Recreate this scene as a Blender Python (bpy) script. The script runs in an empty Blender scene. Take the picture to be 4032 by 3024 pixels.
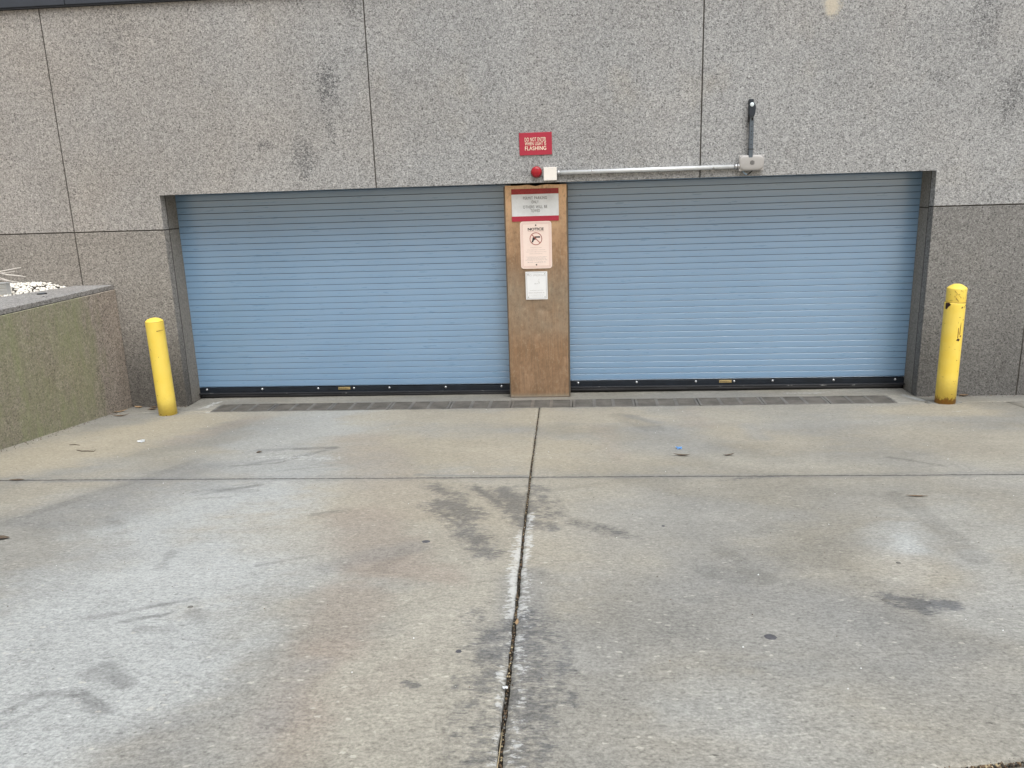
import bpy, bmesh, math, random
import numpy as np
from mathutils import Vector, Matrix, Euler
R=math.radians
random.seed(7); rng=np.random.default_rng(7)
sc=bpy.context.scene; COL=sc.collection

# ---------------------------------------------------------------- camera
cam_d=bpy.data.cameras.new('camera'); cam=bpy.data.objects.new('camera',cam_d); COL.objects.link(cam)
CR=Vector((0.99645459,0.07814743,-0.03116463)); CU=Vector((0.01122645,0.24360514,0.96980952)); CF=Vector((-0.08337998,0.96672101,-0.24186414))
cam.matrix_world=Matrix(((CR.x,CU.x,-CF.x,4.3993),(CR.y,CU.y,-CF.y,-8.3827),(CR.z,CU.z,-CF.z,2.2959),(0,0,0,1)))
cam_d.sensor_width=36; cam_d.lens=36*3155.92/4032; cam_d.clip_end=500; cam_d.clip_start=.05
sc.camera=cam
# ---------------------------------------------------------------- light
SUN_EL,SUN_AZ=62,155    # soft sun behind the camera, from the right
w=bpy.data.worlds.new('World'); sc.world=w; w.use_nodes=True
nt=w.node_tree; bg=nt.nodes['Background']
sky=nt.nodes.new('ShaderNodeTexSky'); sky.sky_type='NISHITA'; sky.sun_disc=False
sky.sun_elevation=R(SUN_EL); sky.sun_rotation=R(SUN_AZ); sky.air_density=1.0; sky.dust_density=4.0; sky.ozone_density=1.0
hs=nt.nodes.new('ShaderNodeHueSaturation'); hs.inputs['Saturation'].default_value=.22; hs.inputs['Value'].default_value=1.0
nt.links.new(sky.outputs[0],hs.inputs['Color']); 
# overcast: bright overhead, plus a warm bright horizon band added for the door tops
tc=nt.nodes.new('ShaderNodeTexCoord');sx=nt.nodes.new('ShaderNodeSeparateXYZ');nt.links.new(tc.outputs['Generated'],sx.inputs[0])
rp=nt.nodes.new('ShaderNodeValToRGB');nt.links.new(sx.outputs[2],rp.inputs[0])
e=rp.color_ramp.elements;e[0].position=.0;e[0].color=(3.3,2.6,1.75,1);e[1].position=1.;e[1].color=(1.72,1.77,1.75,1)
for p_,c_ in((.10,(2.7,2.2,1.6)),(.20,(1.2,1.08,.92)),(.34,(.58,.57,.55)),(.6,(1.08,1.10,1.10))):
    q_=e.new(p_);q_.color=(*c_,1)
mx=nt.nodes.new('ShaderNodeMix');mx.data_type='RGBA';mx.blend_type='MULTIPLY';mx.inputs[0].default_value=1
nt.links.new(hs.outputs[0],mx.inputs[6]);nt.links.new(rp.outputs[0],mx.inputs[7]);nt.links.new(mx.outputs[2],bg.inputs['Color']); bg.inputs['Strength'].default_value=.12
sd=bpy.data.lights.new('sun','SUN'); sd.energy=1.2; sd.angle=R(40); sd.color=(1,.99,.965)
sun=bpy.data.objects.new('sun',sd); COL.objects.link(sun)
sun.rotation_euler=(R(90-SUN_EL),0,R(180-SUN_AZ)); sun.location=(8,-8,9)
sc.view_settings.view_transform='Standard'; sc.view_settings.look='None'; sc.view_settings.exposure=0.40; sc.view_settings.gamma=1
sc.view_settings.use_curve_mapping=False
sc.render.engine='CYCLES'

# ---------------------------------------------------------------- helpers
def tag(o,label=None,cat=None,group=None,kind=None):
    if label:o['label']=label
    if cat:o['category']=cat
    if group:o['group']=group
    if kind:o['kind']=kind
    return o
def empty(name,loc=(0,0,0)):
    o=bpy.data.objects.new(name,None); COL.objects.link(o); o.location=loc; o.empty_display_size=.1; return o
class MB:
    """collects shapes (world coordinates) into ONE mesh object"""
    def __init__(s): s.b=bmesh.new()
    def box(s,x0,x1,y0,y1,z0,z1,bev=0,seg=1,rot=None,mi=0):
        vs=[s.b.verts.new((x,y,z)) for z in(z0,z1) for y in(y0,y1) for x in(x0,x1)]
        fs=[s.b.faces.new([vs[i] for i in q]) for q in((0,2,3,1),(4,5,7,6),(0,1,5,4),(2,6,7,3),(1,3,7,5),(0,4,6,2))]
        for f in fs: f.material_index=mi
        if bev:
            es=list({e for f in fs for e in f.edges})
            r=bmesh.ops.bevel(s.b,geom=es,offset=bev,segments=seg,affect='EDGES',profile=.5)
            vs=list({v for f in r['faces'] for v in f.verts}|{v for v in vs if v.is_valid})
        if rot is not None:
            c=Vector(((x0+x1)/2,(y0+y1)/2,(z0+z1)/2))
            for v in vs: v.co=c+rot@(v.co-c)
        return vs
    def cyl(s,p0,p1,r0,r1=None,n=24,caps=True,mi=0):
        r1=r0 if r1 is None else r1
        p0=Vector(p0);p1=Vector(p1);d=(p1-p0).normalized()
        a=d.orthogonal().normalized();c=d.cross(a)
        A=[s.b.verts.new(p0+(a*math.cos(t)+c*math.sin(t))*r0) for t in(2*math.pi*i/n for i in range(n))]
        B=[s.b.verts.new(p1+(a*math.cos(t)+c*math.sin(t))*r1) for t in(2*math.pi*i/n for i in range(n))]
        for i in range(n):
            f=s.b.faces.new((A[i],A[(i+1)%n],B[(i+1)%n],B[i]));f.smooth=True;f.material_index=mi
        if caps:
            f=s.b.faces.new(A[::-1]);f.material_index=mi
            f=s.b.faces.new(B);f.material_index=mi
    def tube(s,pts,r,n=8):
        pts=[Vector(p) for p in pts];rs=r if isinstance(r,(list,tuple)) else [r]*len(pts);rings=[]
        up=None
        for i,p in enumerate(pts):
            d=(pts[min(i+1,len(pts)-1)]-pts[max(i-1,0)]).normalized()
            a=d.orthogonal().normalized() if up is None else (up-d*up.dot(d)).normalized()
            up=a;c=d.cross(a)
            rings.append([s.b.verts.new(p+(a*math.cos(t)+c*math.sin(t))*rs[i]) for t in(2*math.pi*k/n for k in range(n))])
        for A,B in zip(rings,rings[1:]):
            for k in range(n):
                f=s.b.faces.new((A[k],A[(k+1)%n],B[(k+1)%n],B[k]));f.smooth=True
        s.b.faces.new(rings[0][::-1]);s.b.faces.new(rings[-1])
    def lathe(s,prof,c,axis='Z',n=40):
        """prof: (radius,height) list from bottom to top, about axis through c; axis '-Y' points at the camera"""
        c=Vector(c);rings=[]
        for r,h in prof:
            ring=[]
            for i in range(n):
                t=2*math.pi*i/n;x,y=r*math.cos(t),r*math.sin(t)
                p=Vector((x,y,h)) if axis=='Z' else Vector((x,-h,y))
                ring.append(s.b.verts.new(c+p))
            rings.append(ring)
        for A,B in zip(rings,rings[1:]):
            for k in range(n):
                f=s.b.faces.new((A[k],A[(k+1)%n],B[(k+1)%n],B[k]));f.smooth=True
        s.b.faces.new(rings[0][::-1]);s.b.faces.new(rings[-1])
    def prism(s,poly,y0,y1,bev=0,mi=0):
        """poly in (x,z), from y0 (front) to y1"""
        A=[s.b.verts.new((x,y0,z)) for x,z in poly];B=[s.b.verts.new((x,y1,z)) for x,z in poly];n=len(poly)
        f0=s.b.faces.new(A);f1=s.b.faces.new(B[::-1]);fs=[f0,f1]
        for i in range(n): fs.append(s.b.faces.new((A[(i+1)%n],A[i],B[i],B[(i+1)%n])))
        for f in fs:f.material_index=mi
        if bev: bmesh.ops.bevel(s.b,geom=list(f0.edges),offset=bev,segments=2,affect='EDGES',profile=.5)
    def build(s,name,mat,parent=None,smooth=False):
        bmesh.ops.recalc_face_normals(s.b,faces=s.b.faces)
        me=bpy.data.meshes.new(name);s.b.to_mesh(me);s.b.free()
        for m in(mat if isinstance(mat,(list,tuple)) else [mat]):me.materials.append(m)
        if smooth:
            for p in me.polygons:p.use_smooth=True
        o=bpy.data.objects.new(name,me);COL.objects.link(o)
        if parent:
            o.parent=parent;o.matrix_parent_inverse=parent_world(parent).inverted()
        return o
def parent_world(p):
    m=Matrix.Translation(p.location)@p.rotation_euler.to_matrix().to_4x4()
    return parent_world(p.parent)@p.matrix_parent_inverse@m if p.parent else m
# --- node helpers
class NT:
    def __init__(s,name):
        s.m=bpy.data.materials.new(name);s.m.use_nodes=True;s.t=s.m.node_tree;s.b=s.t.nodes['Principled BSDF']
        s.geo=s.n('ShaderNodeNewGeometry');s.P=s.geo.outputs['Position']
    def n(s,t,**k):
        x=s.t.nodes.new(t)
        for a,b in k.items():setattr(x,a,b)
        return x
    def set(s,sock,v):
        if hasattr(v,'is_output') or isinstance(v,bpy.types.NodeSocket):s.t.links.new(v,sock)
        elif isinstance(v,(tuple,list)) and len(v)==3 and sock.type=='RGBA':sock.default_value=(*v,1)
        else:sock.default_value=v
    def math(s,op,a,b=0.,c=0.,clamp=False):
        x=s.n('ShaderNodeMath',operation=op,use_clamp=clamp)
        for i,v in enumerate((a,b,c)):s.set(x.inputs[i],v)
        return x.outputs[0]
    def vmul(s,v,k):
        x=s.n('ShaderNodeVectorMath',operation='MULTIPLY');s.set(x.inputs[0],v);x.inputs[1].default_value=k;return x.outputs[0]
    def mapv(s,v,loc=(0,0,0),rot=(0,0,0),sca=(1,1,1)):
        x=s.n('ShaderNodeMapping');s.set(x.inputs[0],v);x.inputs['Location'].default_value=loc;x.inputs['Rotation'].default_value=rot;x.inputs['Scale'].default_value=sca;return x.outputs[0]
    def noise(s,v,scale,detail=3,rough=.55,dist=0.,color=False):
        x=s.n('ShaderNodeTexNoise');s.set(x.inputs['Vector'],v);x.inputs['Scale'].default_value=scale;x.inputs['Detail'].default_value=detail
        x.inputs['Roughness'].default_value=rough;x.inputs['Distortion'].default_value=dist;return x.outputs[1 if color else 0]
    def voro(s,v,scale,feature='F1'):
        x=s.n('ShaderNodeTexVoronoi',feature=feature);s.set(x.inputs['Vector'],v);x.inputs['Scale'].default_value=scale;return x
    def rng(s,v,a,b,c=0.,d=1.,smooth=False):
        x=s.n('ShaderNodeMapRange');x.clamp=True
        if smooth:x.interpolation_type='SMOOTHSTEP'
        for i,q in enumerate((v,a,b,c,d)):s.set(x.inputs[i],q)
        return x.outputs[0]
    def mix(s,f,a,b,mode='MIX'):
        x=s.n('ShaderNodeMix',data_type='RGBA',blend_type=mode);s.set(x.inputs[0],f);s.set(x.inputs[6],a);s.set(x.inputs[7],b);return x.outputs[2]
    def ramp(s,v,stops):
        x=s.n('ShaderNodeValToRGB');s.set(x.inputs[0],v);e=x.color_ramp.elements
        while len(e)<len(stops):e.new(.5)
        for i,(p,c) in enumerate(stops):
            e[i].position=p;e[i].color=(*c,1) if isinstance(c,(tuple,list)) else (c,c,c,1)
        return x.outputs[0]
    def bump(s,h,strength=.5,dist=.01,normal=None):
        x=s.n('ShaderNodeBump');x.inputs['Strength'].default_value=strength;x.inputs['Distance'].default_value=dist;s.set(x.inputs['Height'],h)
        if normal is not None:s.set(x.inputs['Normal'],normal)
        return x.outputs[0]
    def xyz(s):
        x=s.n('ShaderNodeSeparateXYZ');s.set(x.inputs[0],s.P);return x.outputs
    def out(s,col=None,rough=None,metal=None,normal=None,spec=None):
        for k,v in(('Base Color',col),('Roughness',rough),('Metallic',metal),('Normal',normal),('Specular IOR Level',spec)):
            if v is not None:s.set(s.b.inputs[k],v)
        return s.m
def plain(name,col,rough=.5,metal=0.,var=.12,scale=12,bump=0.,spec=.5):
    """simple paint or plastic with mottled colour and slightly uneven gloss"""
    t=NT(name);n=t.noise(t.P,scale,4);n2=t.noise(t.P,scale*9,3)
    k=t.math('ADD',t.rng(n,.3,.7,1-var,1+var),t.rng(n2,.3,.7,-var*.35,var*.35))
    c=t.mix(1.,(col[0],col[1],col[2]),k,'MULTIPLY')
    return t.out(c,t.rng(n2,.3,.7,rough*.85,min(1,rough*1.15)),metal,t.bump(n2,bump,.003) if bump else None,spec)

# ---------------------------------------------------------------- numpy noise
def vnoise(x,y,seed):
    r=np.random.default_rng(seed);T=r.random((256,256))
    xi=np.floor(x).astype(int);yi=np.floor(y).astype(int);fx=x-xi;fy=y-yi
    fx=fx*fx*(3-2*fx);fy=fy*fy*(3-2*fy);a=lambda i,j:T[(xi+i)%256,(yi+j)%256]
    return (a(0,0)*(1-fx)+a(1,0)*fx)*(1-fy)+(a(0,1)*(1-fx)+a(1,1)*fx)*fy
def fbm(x,y,seed,oct=4):
    s=0;k=1;t=0
    for i in range(oct): s=s+vnoise(x*2**i+13*i,y*2**i+7*i,seed+i)*k;t+=k;k*=.55
    return s/t
# ---------------------------------------------------------------- materials
def granite(name,base=(.37,.36,.35),warm=1.,moss=0.,low_dark=0.,contrast=1.,stains=()):
    t=NT(name);P=t.P;X,Y,Z=t.xyz()
    # crystals
    v=t.voro(P,64);cell=t.math('FRACT',t.math('MULTIPLY',v.outputs['Color'],1.0))
    sepc=t.n('ShaderNodeSeparateColor');t.set(sepc.inputs[0],v.outputs['Color'])
    cell=sepc.outputs[0]
    n1=t.noise(t.vmul(P,(1,1,1.25)),68,5,.72,.6);n2=t.noise(P,24,3,.6)
    g=t.math('ADD',t.math('MULTIPLY',t.rng(n1,.32,.68,0,1),.62),t.math('ADD',t.math('MULTIPLY',cell,.24),t.math('MULTIPLY',t.rng(n2,.3,.7),.14)))
    lum=t.ramp(g,[(0.0,.07),(.20,.26),(.38,.74),(.60,1.12),(.82,1.6),(1.,2.3)])
    lum=t.mix(contrast,(1,1,1),lum)
    # big patches, streaks
    big=t.noise(P,.55,4,.6);mid=t.noise(t.vmul(P,(1,1,.6)),2.2,4,.6)
    tone=t.rng(big,.3,.7,.90,1.07);tone2=t.rng(mid,.3,.7,.94,1.05)
    wx=t.rng(X,-1.,3.2,1.,0.);wn=t.math('MULTIPLY',t.math('ADD',t.math('MULTIPLY',wx,.8),t.rng(t.noise(P,.9,3),.35,.75,-.15,.28)),warm,clamp=True)
    col=t.mix(wn,base,(base[0]*1.04,base[1]*.955,base[2]*.87))
    col=t.mix(t.rng(t.noise(t.vmul(P,(1.,1.,1.)),1.7,3),.58,.74,0,.5*warm),col,(base[0]*1.06,base[1]*1.00,base[2]*.90))
    col=t.mix(1.,col,lum,'MULTIPLY');col=t.mix(1.,col,tone,'MULTIPLY');col=t.mix(1.,col,tone2,'MULTIPLY')
    # wet looking dark streaks at given places: (x,z,rx,rz,rot,strength)
    edge=t.noise(P,9,5,.7);grain=t.noise(P,48,3,.6)
    for (sx,sz,rx,rz,rot,st) in stains:
        m=t.mapv(P,(0,0,0));sub=t.n('ShaderNodeVectorMath',operation='SUBTRACT');t.set(sub.inputs[0],P);sub.inputs[1].default_value=(sx,0,sz)
        rt=t.n('ShaderNodeVectorRotate',rotation_type='Y_AXIS');t.set(rt.inputs['Vector'],sub.outputs[0]);rt.inputs['Angle'].default_value=R(rot)
        ln=t.n('ShaderNodeVectorMath',operation='LENGTH');t.set(ln.inputs[0],t.vmul(rt.outputs[0],(1/rx,0,1/rz)))
        d=t.math('ADD',ln.outputs['Value'],t.math('MULTIPLY',t.math('SUBTRACT',edge,.5),1.6))
        d=t.math('ADD',d,t.math('MULTIPLY',t.math('SUBTRACT',grain,.5),1.4))
        f=t.rng(d,.45,1.35,1,0,True)
        if st>0: f=t.math('MULTIPLY',f,t.rng(g,.34,.66,1.,.12))
        if st>0: col=t.mix(t.math('MULTIPLY',f,st),col,(.055,.058,.065))
        else: col=t.mix(t.math('MULTIPLY',f,-st),col,(.62,.56,.45))
    if low_dark:
        # stone darker towards the bottom, with a ragged edge
        h=t.math('ADD',Z,t.math('MULTIPLY',t.math('SUBTRACT',t.noise(t.vmul(P,(1,1,.35)),3,4),.5),1.1))
        f=t.rng(h,.0,1.25,low_dark,0.,True);col=t.mix(f,col,t.mix(1.,col,(.40,.395,.39),'MULTIPLY'))
    if moss:
        a=t.noise(t.vmul(P,(1,1,.5)),2.6,5,.65);yy=t.rng(Y,-.38,-.75,0,1,True);b=t.rng(t.math('ADD',a,t.math('MULTIPLY',t.noise(P,40,3),.35)),.45,.75,.25,.95)
        sv=t.noise(t.vmul(P,(9,9,.55)),1.6,5,.7);col=t.mix(t.rng(sv,.35,.7,.0,.55),col,t.mix(1.,col,(.55,.53,.50),'MULTIPLY'))
        f=t.math('MULTIPLY',t.math('MULTIPLY',t.rng(t.math('ADD',Y,t.math('MULTIPLY',t.math('SUBTRACT',t.noise(t.vmul(P,(1,2,.5)),3.5,5,.7),.5),1.1)),-.30,-.80,0,1,True),b),moss,clamp=True);f=t.math('MULTIPLY',f,t.rng(sv,.3,.62,1.,.55))
        col=t.mix(f,col,t.mix(t.noise(P,55,3),(.115,.135,.052),(.40,.43,.25)))
    bm=t.bump(g,.55,.006)
    return t.out(col,t.rng(n1,.3,.7,.6,.85),0.,bm,.35)

def concrete(name,attr=True,flat=(.33,.32,.29)):
    t=NT(name);P=t.P
    if attr:
        a=t.n('ShaderNodeAttribute',attribute_name='stain');col=a.outputs['Color'];
    else: col=flat
    st=t.vmul(P,(.55,1.,1.))
    n1=t.noise(P,85,4,.65);n2=t.noise(st,60,4,.65,.4);n3=t.noise(P,7,4,.6);n4=t.noise(P,230,2,.6)
    # worn toward the street: exposed aggregate and broom lines
    X,Y,Z=t.xyz();wear=t.rng(Y,-2.2,-6.3,.45,1.)
    k=t.math('ADD',t.math('MULTIPLY',t.math('SUBTRACT',n1,.5),t.math('MULTIPLY',wear,1.5)),t.math('MULTIPLY',t.math('SUBTRACT',n2,.5),1.1))
    k=t.math('ADD',k,t.math('MULTIPLY',t.math('SUBTRACT',n4,.5),t.math('MULTIPLY',wear,.5)))
    k=t.math('ADD',k,t.math('MULTIPLY',t.math('SUBTRACT',n3,.5),.28));k=t.math('ADD',k,1.)
    col=t.mix(1.,col,k,'MULTIPLY')
    wp=t.n('ShaderNodeVectorMath',operation='MULTIPLY_ADD');t.set(wp.inputs[0],t.noise(P,60,3,.7,0,True));wp.inputs[1].default_value=(.035,.02,.02);t.set(wp.inputs[2],P);Q=wp.outputs[0]
    v=t.voro(t.vmul(Q,(.62,1.,1.)),46);sc_=t.n('ShaderNodeSeparateColor');t.set(sc_.inputs[0],v.outputs['Color'])
    agg=t.math('MULTIPLY',t.rng(v.outputs['Distance'],t.math('MULTIPLY',sc_.outputs[2],.30),t.math('ADD',t.math('MULTIPLY',sc_.outputs[2],.30),.10),1,0),t.math('GREATER_THAN',sc_.outputs[0],.86))
    agg=t.math('MULTIPLY',agg,t.math('MULTIPLY',wear,.38))
    col=t.mix(agg,col,(.66,.63,.56))
    v2=t.voro(t.vmul(Q,(.5,1.,1.)),40);s2=t.n('ShaderNodeSeparateColor');t.set(s2.inputs[0],v2.outputs['Color'])
    pit=t.math('MULTIPLY',t.rng(v2.outputs['Distance'],.06,.17,1,0),t.math('GREATER_THAN',s2.outputs[1],.88))
    col=t.mix(t.math('MULTIPLY',pit,.5),col,(.09,.085,.08))
    if attr:
        mk=t.n('ShaderNodeAttribute',attribute_name='marks');ms=t.n('ShaderNodeSeparateColor');t.set(ms.inputs[0],mk.outputs['Color'])
        ra=t.math('ADD',t.math('MULTIPLY',t.noise(t.vmul(P,(.55,1.,1.)),55,5,.75),.7),t.math('MULTIPLY',t.noise(P,16,3,.6),.3))
        rb=t.math('ADD',t.math('MULTIPLY',t.noise(t.vmul(P,(.35,1.,1.)),75,5,.75),.6),t.math('MULTIPLY',t.noise(P,13,3,.6),.4))
        fd=t.rng(t.math('ADD',ms.outputs[1],t.math('MULTIPLY',t.math('SUBTRACT',rb,.5),5.0)),.14,.74,0,1.)
        fd=t.math('MULTIPLY',fd,t.rng(ms.outputs[1],.03,.22,0,1,True));col=t.mix(fd,col,t.mix(1.,col,(.50,.515,.565),'MULTIPLY'))
        fw=t.rng(t.math('ADD',ms.outputs[0],t.math('MULTIPLY',t.math('SUBTRACT',ra,.5),5.)),.62,1.05,0,.75)
        fw=t.math('MULTIPLY',fw,t.rng(ms.outputs[0],.05,.3,0,1,True));col=t.mix(fw,col,t.mix(.75,col,(.66,.67,.67)))
        jd=t.math('ABSOLUTE',t.math('ADD',Y,3.11));jf=t.rng(t.math('ADD',jd,t.math('MULTIPLY',t.math('SUBTRACT',t.noise(P,30,3),.5),.022)),.006,.016,.85,0)
        jf2=t.rng(t.math('ADD',jd,t.math('MULTIPLY',t.math('SUBTRACT',t.noise(t.vmul(P,(.5,1,1)),9,4),.5),.16)),.02,.09,.35,0)
        ok=t.math('LESS_THAN',X,8.6);col=t.mix(t.math('MULTIPLY',jf2,ok),col,(.16,.16,.165));col=t.mix(t.math('MULTIPLY',jf,ok),col,(.05,.048,.045))
        col=t.mix(ms.outputs[2],col,(.028,.025,.022))
    # hairline broom scratches
    br=t.noise(t.vmul(P,(.05,1.,1.)),120,3,.7);brl=t.rng(br,.30,.40,.5,0)
    col=t.mix(t.math('MULTIPLY',brl,t.math('MULTIPLY',wear,.38)),col,(.12,.115,.11))
    h=t.math('ADD',t.math('MULTIPLY',n1,.6),t.math('ADD',t.math('MULTIPLY',br,.5),t.math('MULTIPLY',pit,-.8)))
    return t.out(col,t.rng(n3,.3,.7,.7,.9),0.,t.bump(h,1.,.005),.3)

M={}
GS=[(1.92,3.33,.10,.20,12,.75),(1.88,3.02,.05,.30,10,.5),(1.60,2.62,.12,.22,5,.6),(1.20,2.76,.09,.05,0,.55),(2.22,4.05,.10,.12,0,.4),
    (8.2,3.65,.14,.30,0,.42),(8.53,2.98,.12,.25,-10,.5),(7.85,3.15,.08,.06,0,.35),(6.81,3.83,.075,.10,0,-.75),(4.05,2.40,.3,.05,0,.25),(-.2,3.9,.2,.3,0,.2)]
M['granite_up']=granite('granite flamed pale',(.350,.355,.362),1.,stains=GS)
M['granite_low']=granite('granite flamed weathered',(.285,.278,.268),.7,low_dark=.95)
M['granite_dark']=granite('granite dark weathered',(.215,.212,.208),.3,low_dark=.6)
M['granite_jamb']=granite('granite jamb',(.27,.262,.245),.6,low_dark=.3,contrast=.6)
M['granite_planter']=granite('granite mossy',(.41,.372,.34),.6,moss=.95,low_dark=.25,contrast=1.15)
M['granite_cap']=granite('granite honed cap',(.295,.295,.30),.5,contrast=1.)
M['concrete']=concrete('driveway concrete')
M['grout']=concrete('grout',False,(.20,.195,.18))
M['dirt']=plain('joint dirt',(.035,.030,.024),.95,0,.6,40,.6)
M['sealant']=plain('joint sealant',(.060,.055,.048),.9,0,.3,8)
M['gap']=plain('slat gap shade',(.012,.018,.028),.9,0,.2,10,spec=.05)  # near-black colour paints in the shade between slats
M['seam']=plain('dark sealant',(.03,.03,.03),.9)
M['coping']=plain('slate metal coping',(.055,.065,.085),.45,.3,.1,4)
def paint_blue():
    # satin enamel under a clear coat
    t=NT('blue baked enamel');P=t.P
    n=t.noise(t.vmul(P,(1,1,.4)),1.3,4);n2=t.noise(t.vmul(P,(.3,1,3.)),14,4);st=t.noise(t.vmul(P,(6,1,.25)),3,4,.6)
    c=t.mix(t.rng(n,.3,.7),(.170,.305,.485),(.19,.33,.515))
    c=t.mix(t.rng(n2,.45,.8,0,.16),c,(.30,.34,.38))
    c=t.mix(t.rng(st,.55,.8,0,.10),c,(.22,.24,.26))
    return t.out(c,t.rng(n2,.3,.7,.26,.36),0.,None,1.0)
M['blue']=paint_blue();_b=M['blue'].node_tree.nodes['Principled BSDF'];_b.inputs['Coat Weight'].default_value=1.;_b.inputs['Coat Roughness'].default_value=.30;_b.inputs['Coat IOR'].default_value=1.7
M['blackbar']=plain('black painted steel',(.012,.017,.026),.38,.2,.3,10)
M['rubber']=plain('black rubber',(.008,.008,.010),.6,0,.3,20,.2)
def ledge():
    t=NT('scuffed angle');n=t.noise(t.vmul(t.P,(.35,1,1)),26,5,.75)
    c=t.mix(t.rng(n,.62,.70),(.028,.030,.036),(.38,.38,.38));return t.out(c,.5,.3)
M['ledge']=ledge()
M['steel']=plain('bright zinc',(.50,.51,.53),.35,.8,.08)
M['galv']=plain('galvanised conduit',(.74,.77,.80),.36,.35,.08,20)
M['brass']=plain('brass plate',(.55,.42,.20),.4,.6,.15,60)
M['ink_brown']=plain('dark engraving',(.08,.06,.03),.6)
def bronze():
    t=NT('weathered bronze cladding');P=t.P;X,Y,Z=t.xyz()
    a=t.noise(t.vmul(P,(1,1,.55)),5.5,5,.6);b=t.noise(t.vmul(P,(9,1,.30)),9,5,.7);c=t.noise(P,60,3)
    col=t.mix(t.rng(a,.35,.68),(.30,.185,.11),(.43,.28,.175))
    col=t.mix(t.rng(b,.42,.68,0,.6),col,(.22,.165,.115))
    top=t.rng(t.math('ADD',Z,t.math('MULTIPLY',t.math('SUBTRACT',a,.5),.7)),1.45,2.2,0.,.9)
    col=t.mix(top,col,(.78,.52,.32))  # peach patina towards the top, with the metal's horizon reflection painted in
    # grey film over the middle height, browner foot
    mid=t.math('MULTIPLY',t.rng(Z,1.6,1.2,0,1,True),t.rng(Z,.55,.85,0,1,True))
    col=t.mix(t.math('MULTIPLY',mid,t.rng(t.noise(P,3.2,4),.3,.6,.25,.7)),col,(.33,.285,.225))
    sp=t.noise(t.vmul(P,(1,1,.6)),34,5,.75);col=t.mix(t.rng(sp,.50,.36,0,.45),col,(.20,.14,.095));col=t.mix(t.rng(sp,.56,.68,0,.5),col,(.52,.42,.30))
    foot=t.rng(Z,.075,.02,0,1,True);col=t.mix(t.math('MULTIPLY',foot,.6),col,(.32,.30,.24))
    bp=t.bump(t.noise(P,2.8,2),.35,.03);bp=t.bump(c,.15,.002,bp)
    return t.out(col,t.rng(a,.3,.7,.38,.55),.55,bp)
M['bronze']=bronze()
M['bronze_side']=plain('bronze return',(.16,.13,.10),.5,.4)
M['red']=plain('red sign face',(.40,.022,.052),.42,0,.05,9)
M['red_dark']=plain('red band',(.33,.018,.022),.3,0,.18,16)
M['cream']=plain('cream lettering',(.86,.80,.62),.5)
M['silver']=plain('brushed silver plate',(.70,.73,.76),.34,.15,.10,7)
M['black']=plain('black lettering',(.02,.02,.022),.5)
M['pinkwhite']=plain('faded notice plate',(.84,.70,.64),.45,0,.03,8)
M['pinkline']=plain('faded red line',(.50,.25,.22),.5)
M['symred']=plain('faded red symbol',(.40,.13,.11),.5,0,.35,30)
M['faint']=plain('faded small print',(.56,.46,.42),.6,0,.2,60)
M['faint2']=plain('faded grey print',(.50,.50,.51),.6,0,.3,60)
M['greyprint']=plain('grey print',(.24,.25,.27),.6,0,.3,60)
M['white']=plain('white plate',(.78,.80,.83),.4,0,.03,8)
M['ivory']=plain('ivory junction box',(.84,.80,.76),.42,0,.03,8)
M['lens']=plain('red lens',(.34,.007,.018),.22,0,.25,50)
M['boxgrey']=plain('grey moulded plastic',(.40,.39,.385),.45,0,.03,8)
M['darkslot']=plain('dark slot',(.01,.01,.011),.8)
M['slate']=plain('slate painted tube',(.10,.125,.155),.45,.2,.12,30)
M['slate_dark']=plain('dark plastic housing',(.018,.026,.038),.5)
M['lenswhite']=plain('white reflector',(.75,.85,.9),.25)
M['cable_blue']=plain('grey blue cable',(.22,.30,.38),.5)
M['iron']=plain('cast iron grate',(.125,.116,.104),.6,.1,.3,7,.4)
M['pebble']=plain('white marble pebble',(.80,.77,.71),.6,0,.10,9)
M['pebble_dark']=plain('dark pebble',(.10,.09,.08),.7)
M['alu']=plain('ribbed aluminium',(.56,.58,.60),.4,.6,.06)
M['straw']=plain('dry leaf',(.42,.34,.21),.8,0,.3,30)
M['leaf']=plain('brown leaf',(.13,.085,.05),.8,0,.35,50)
M['leaf_tan']=plain('tan leaf',(.30,.20,.11),.8,0,.3,50)
M['twigmat']=plain('twig bark',(.09,.065,.045),.9,0,.3,60)
M['twigwhite']=plain('bleached twig',(.74,.70,.66),.8)
M['gum']=plain('trodden gum',(.075,.075,.085),.8,0,.2,60)
M['gum_pale']=plain('trodden grey gum',(.13,.125,.115),.85,0,.2,60)
M['paper']=plain('white paper',(.82,.84,.86),.6)
M['bluepaper']=plain('blue wrapper',(.22,.48,.85),.5)
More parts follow.
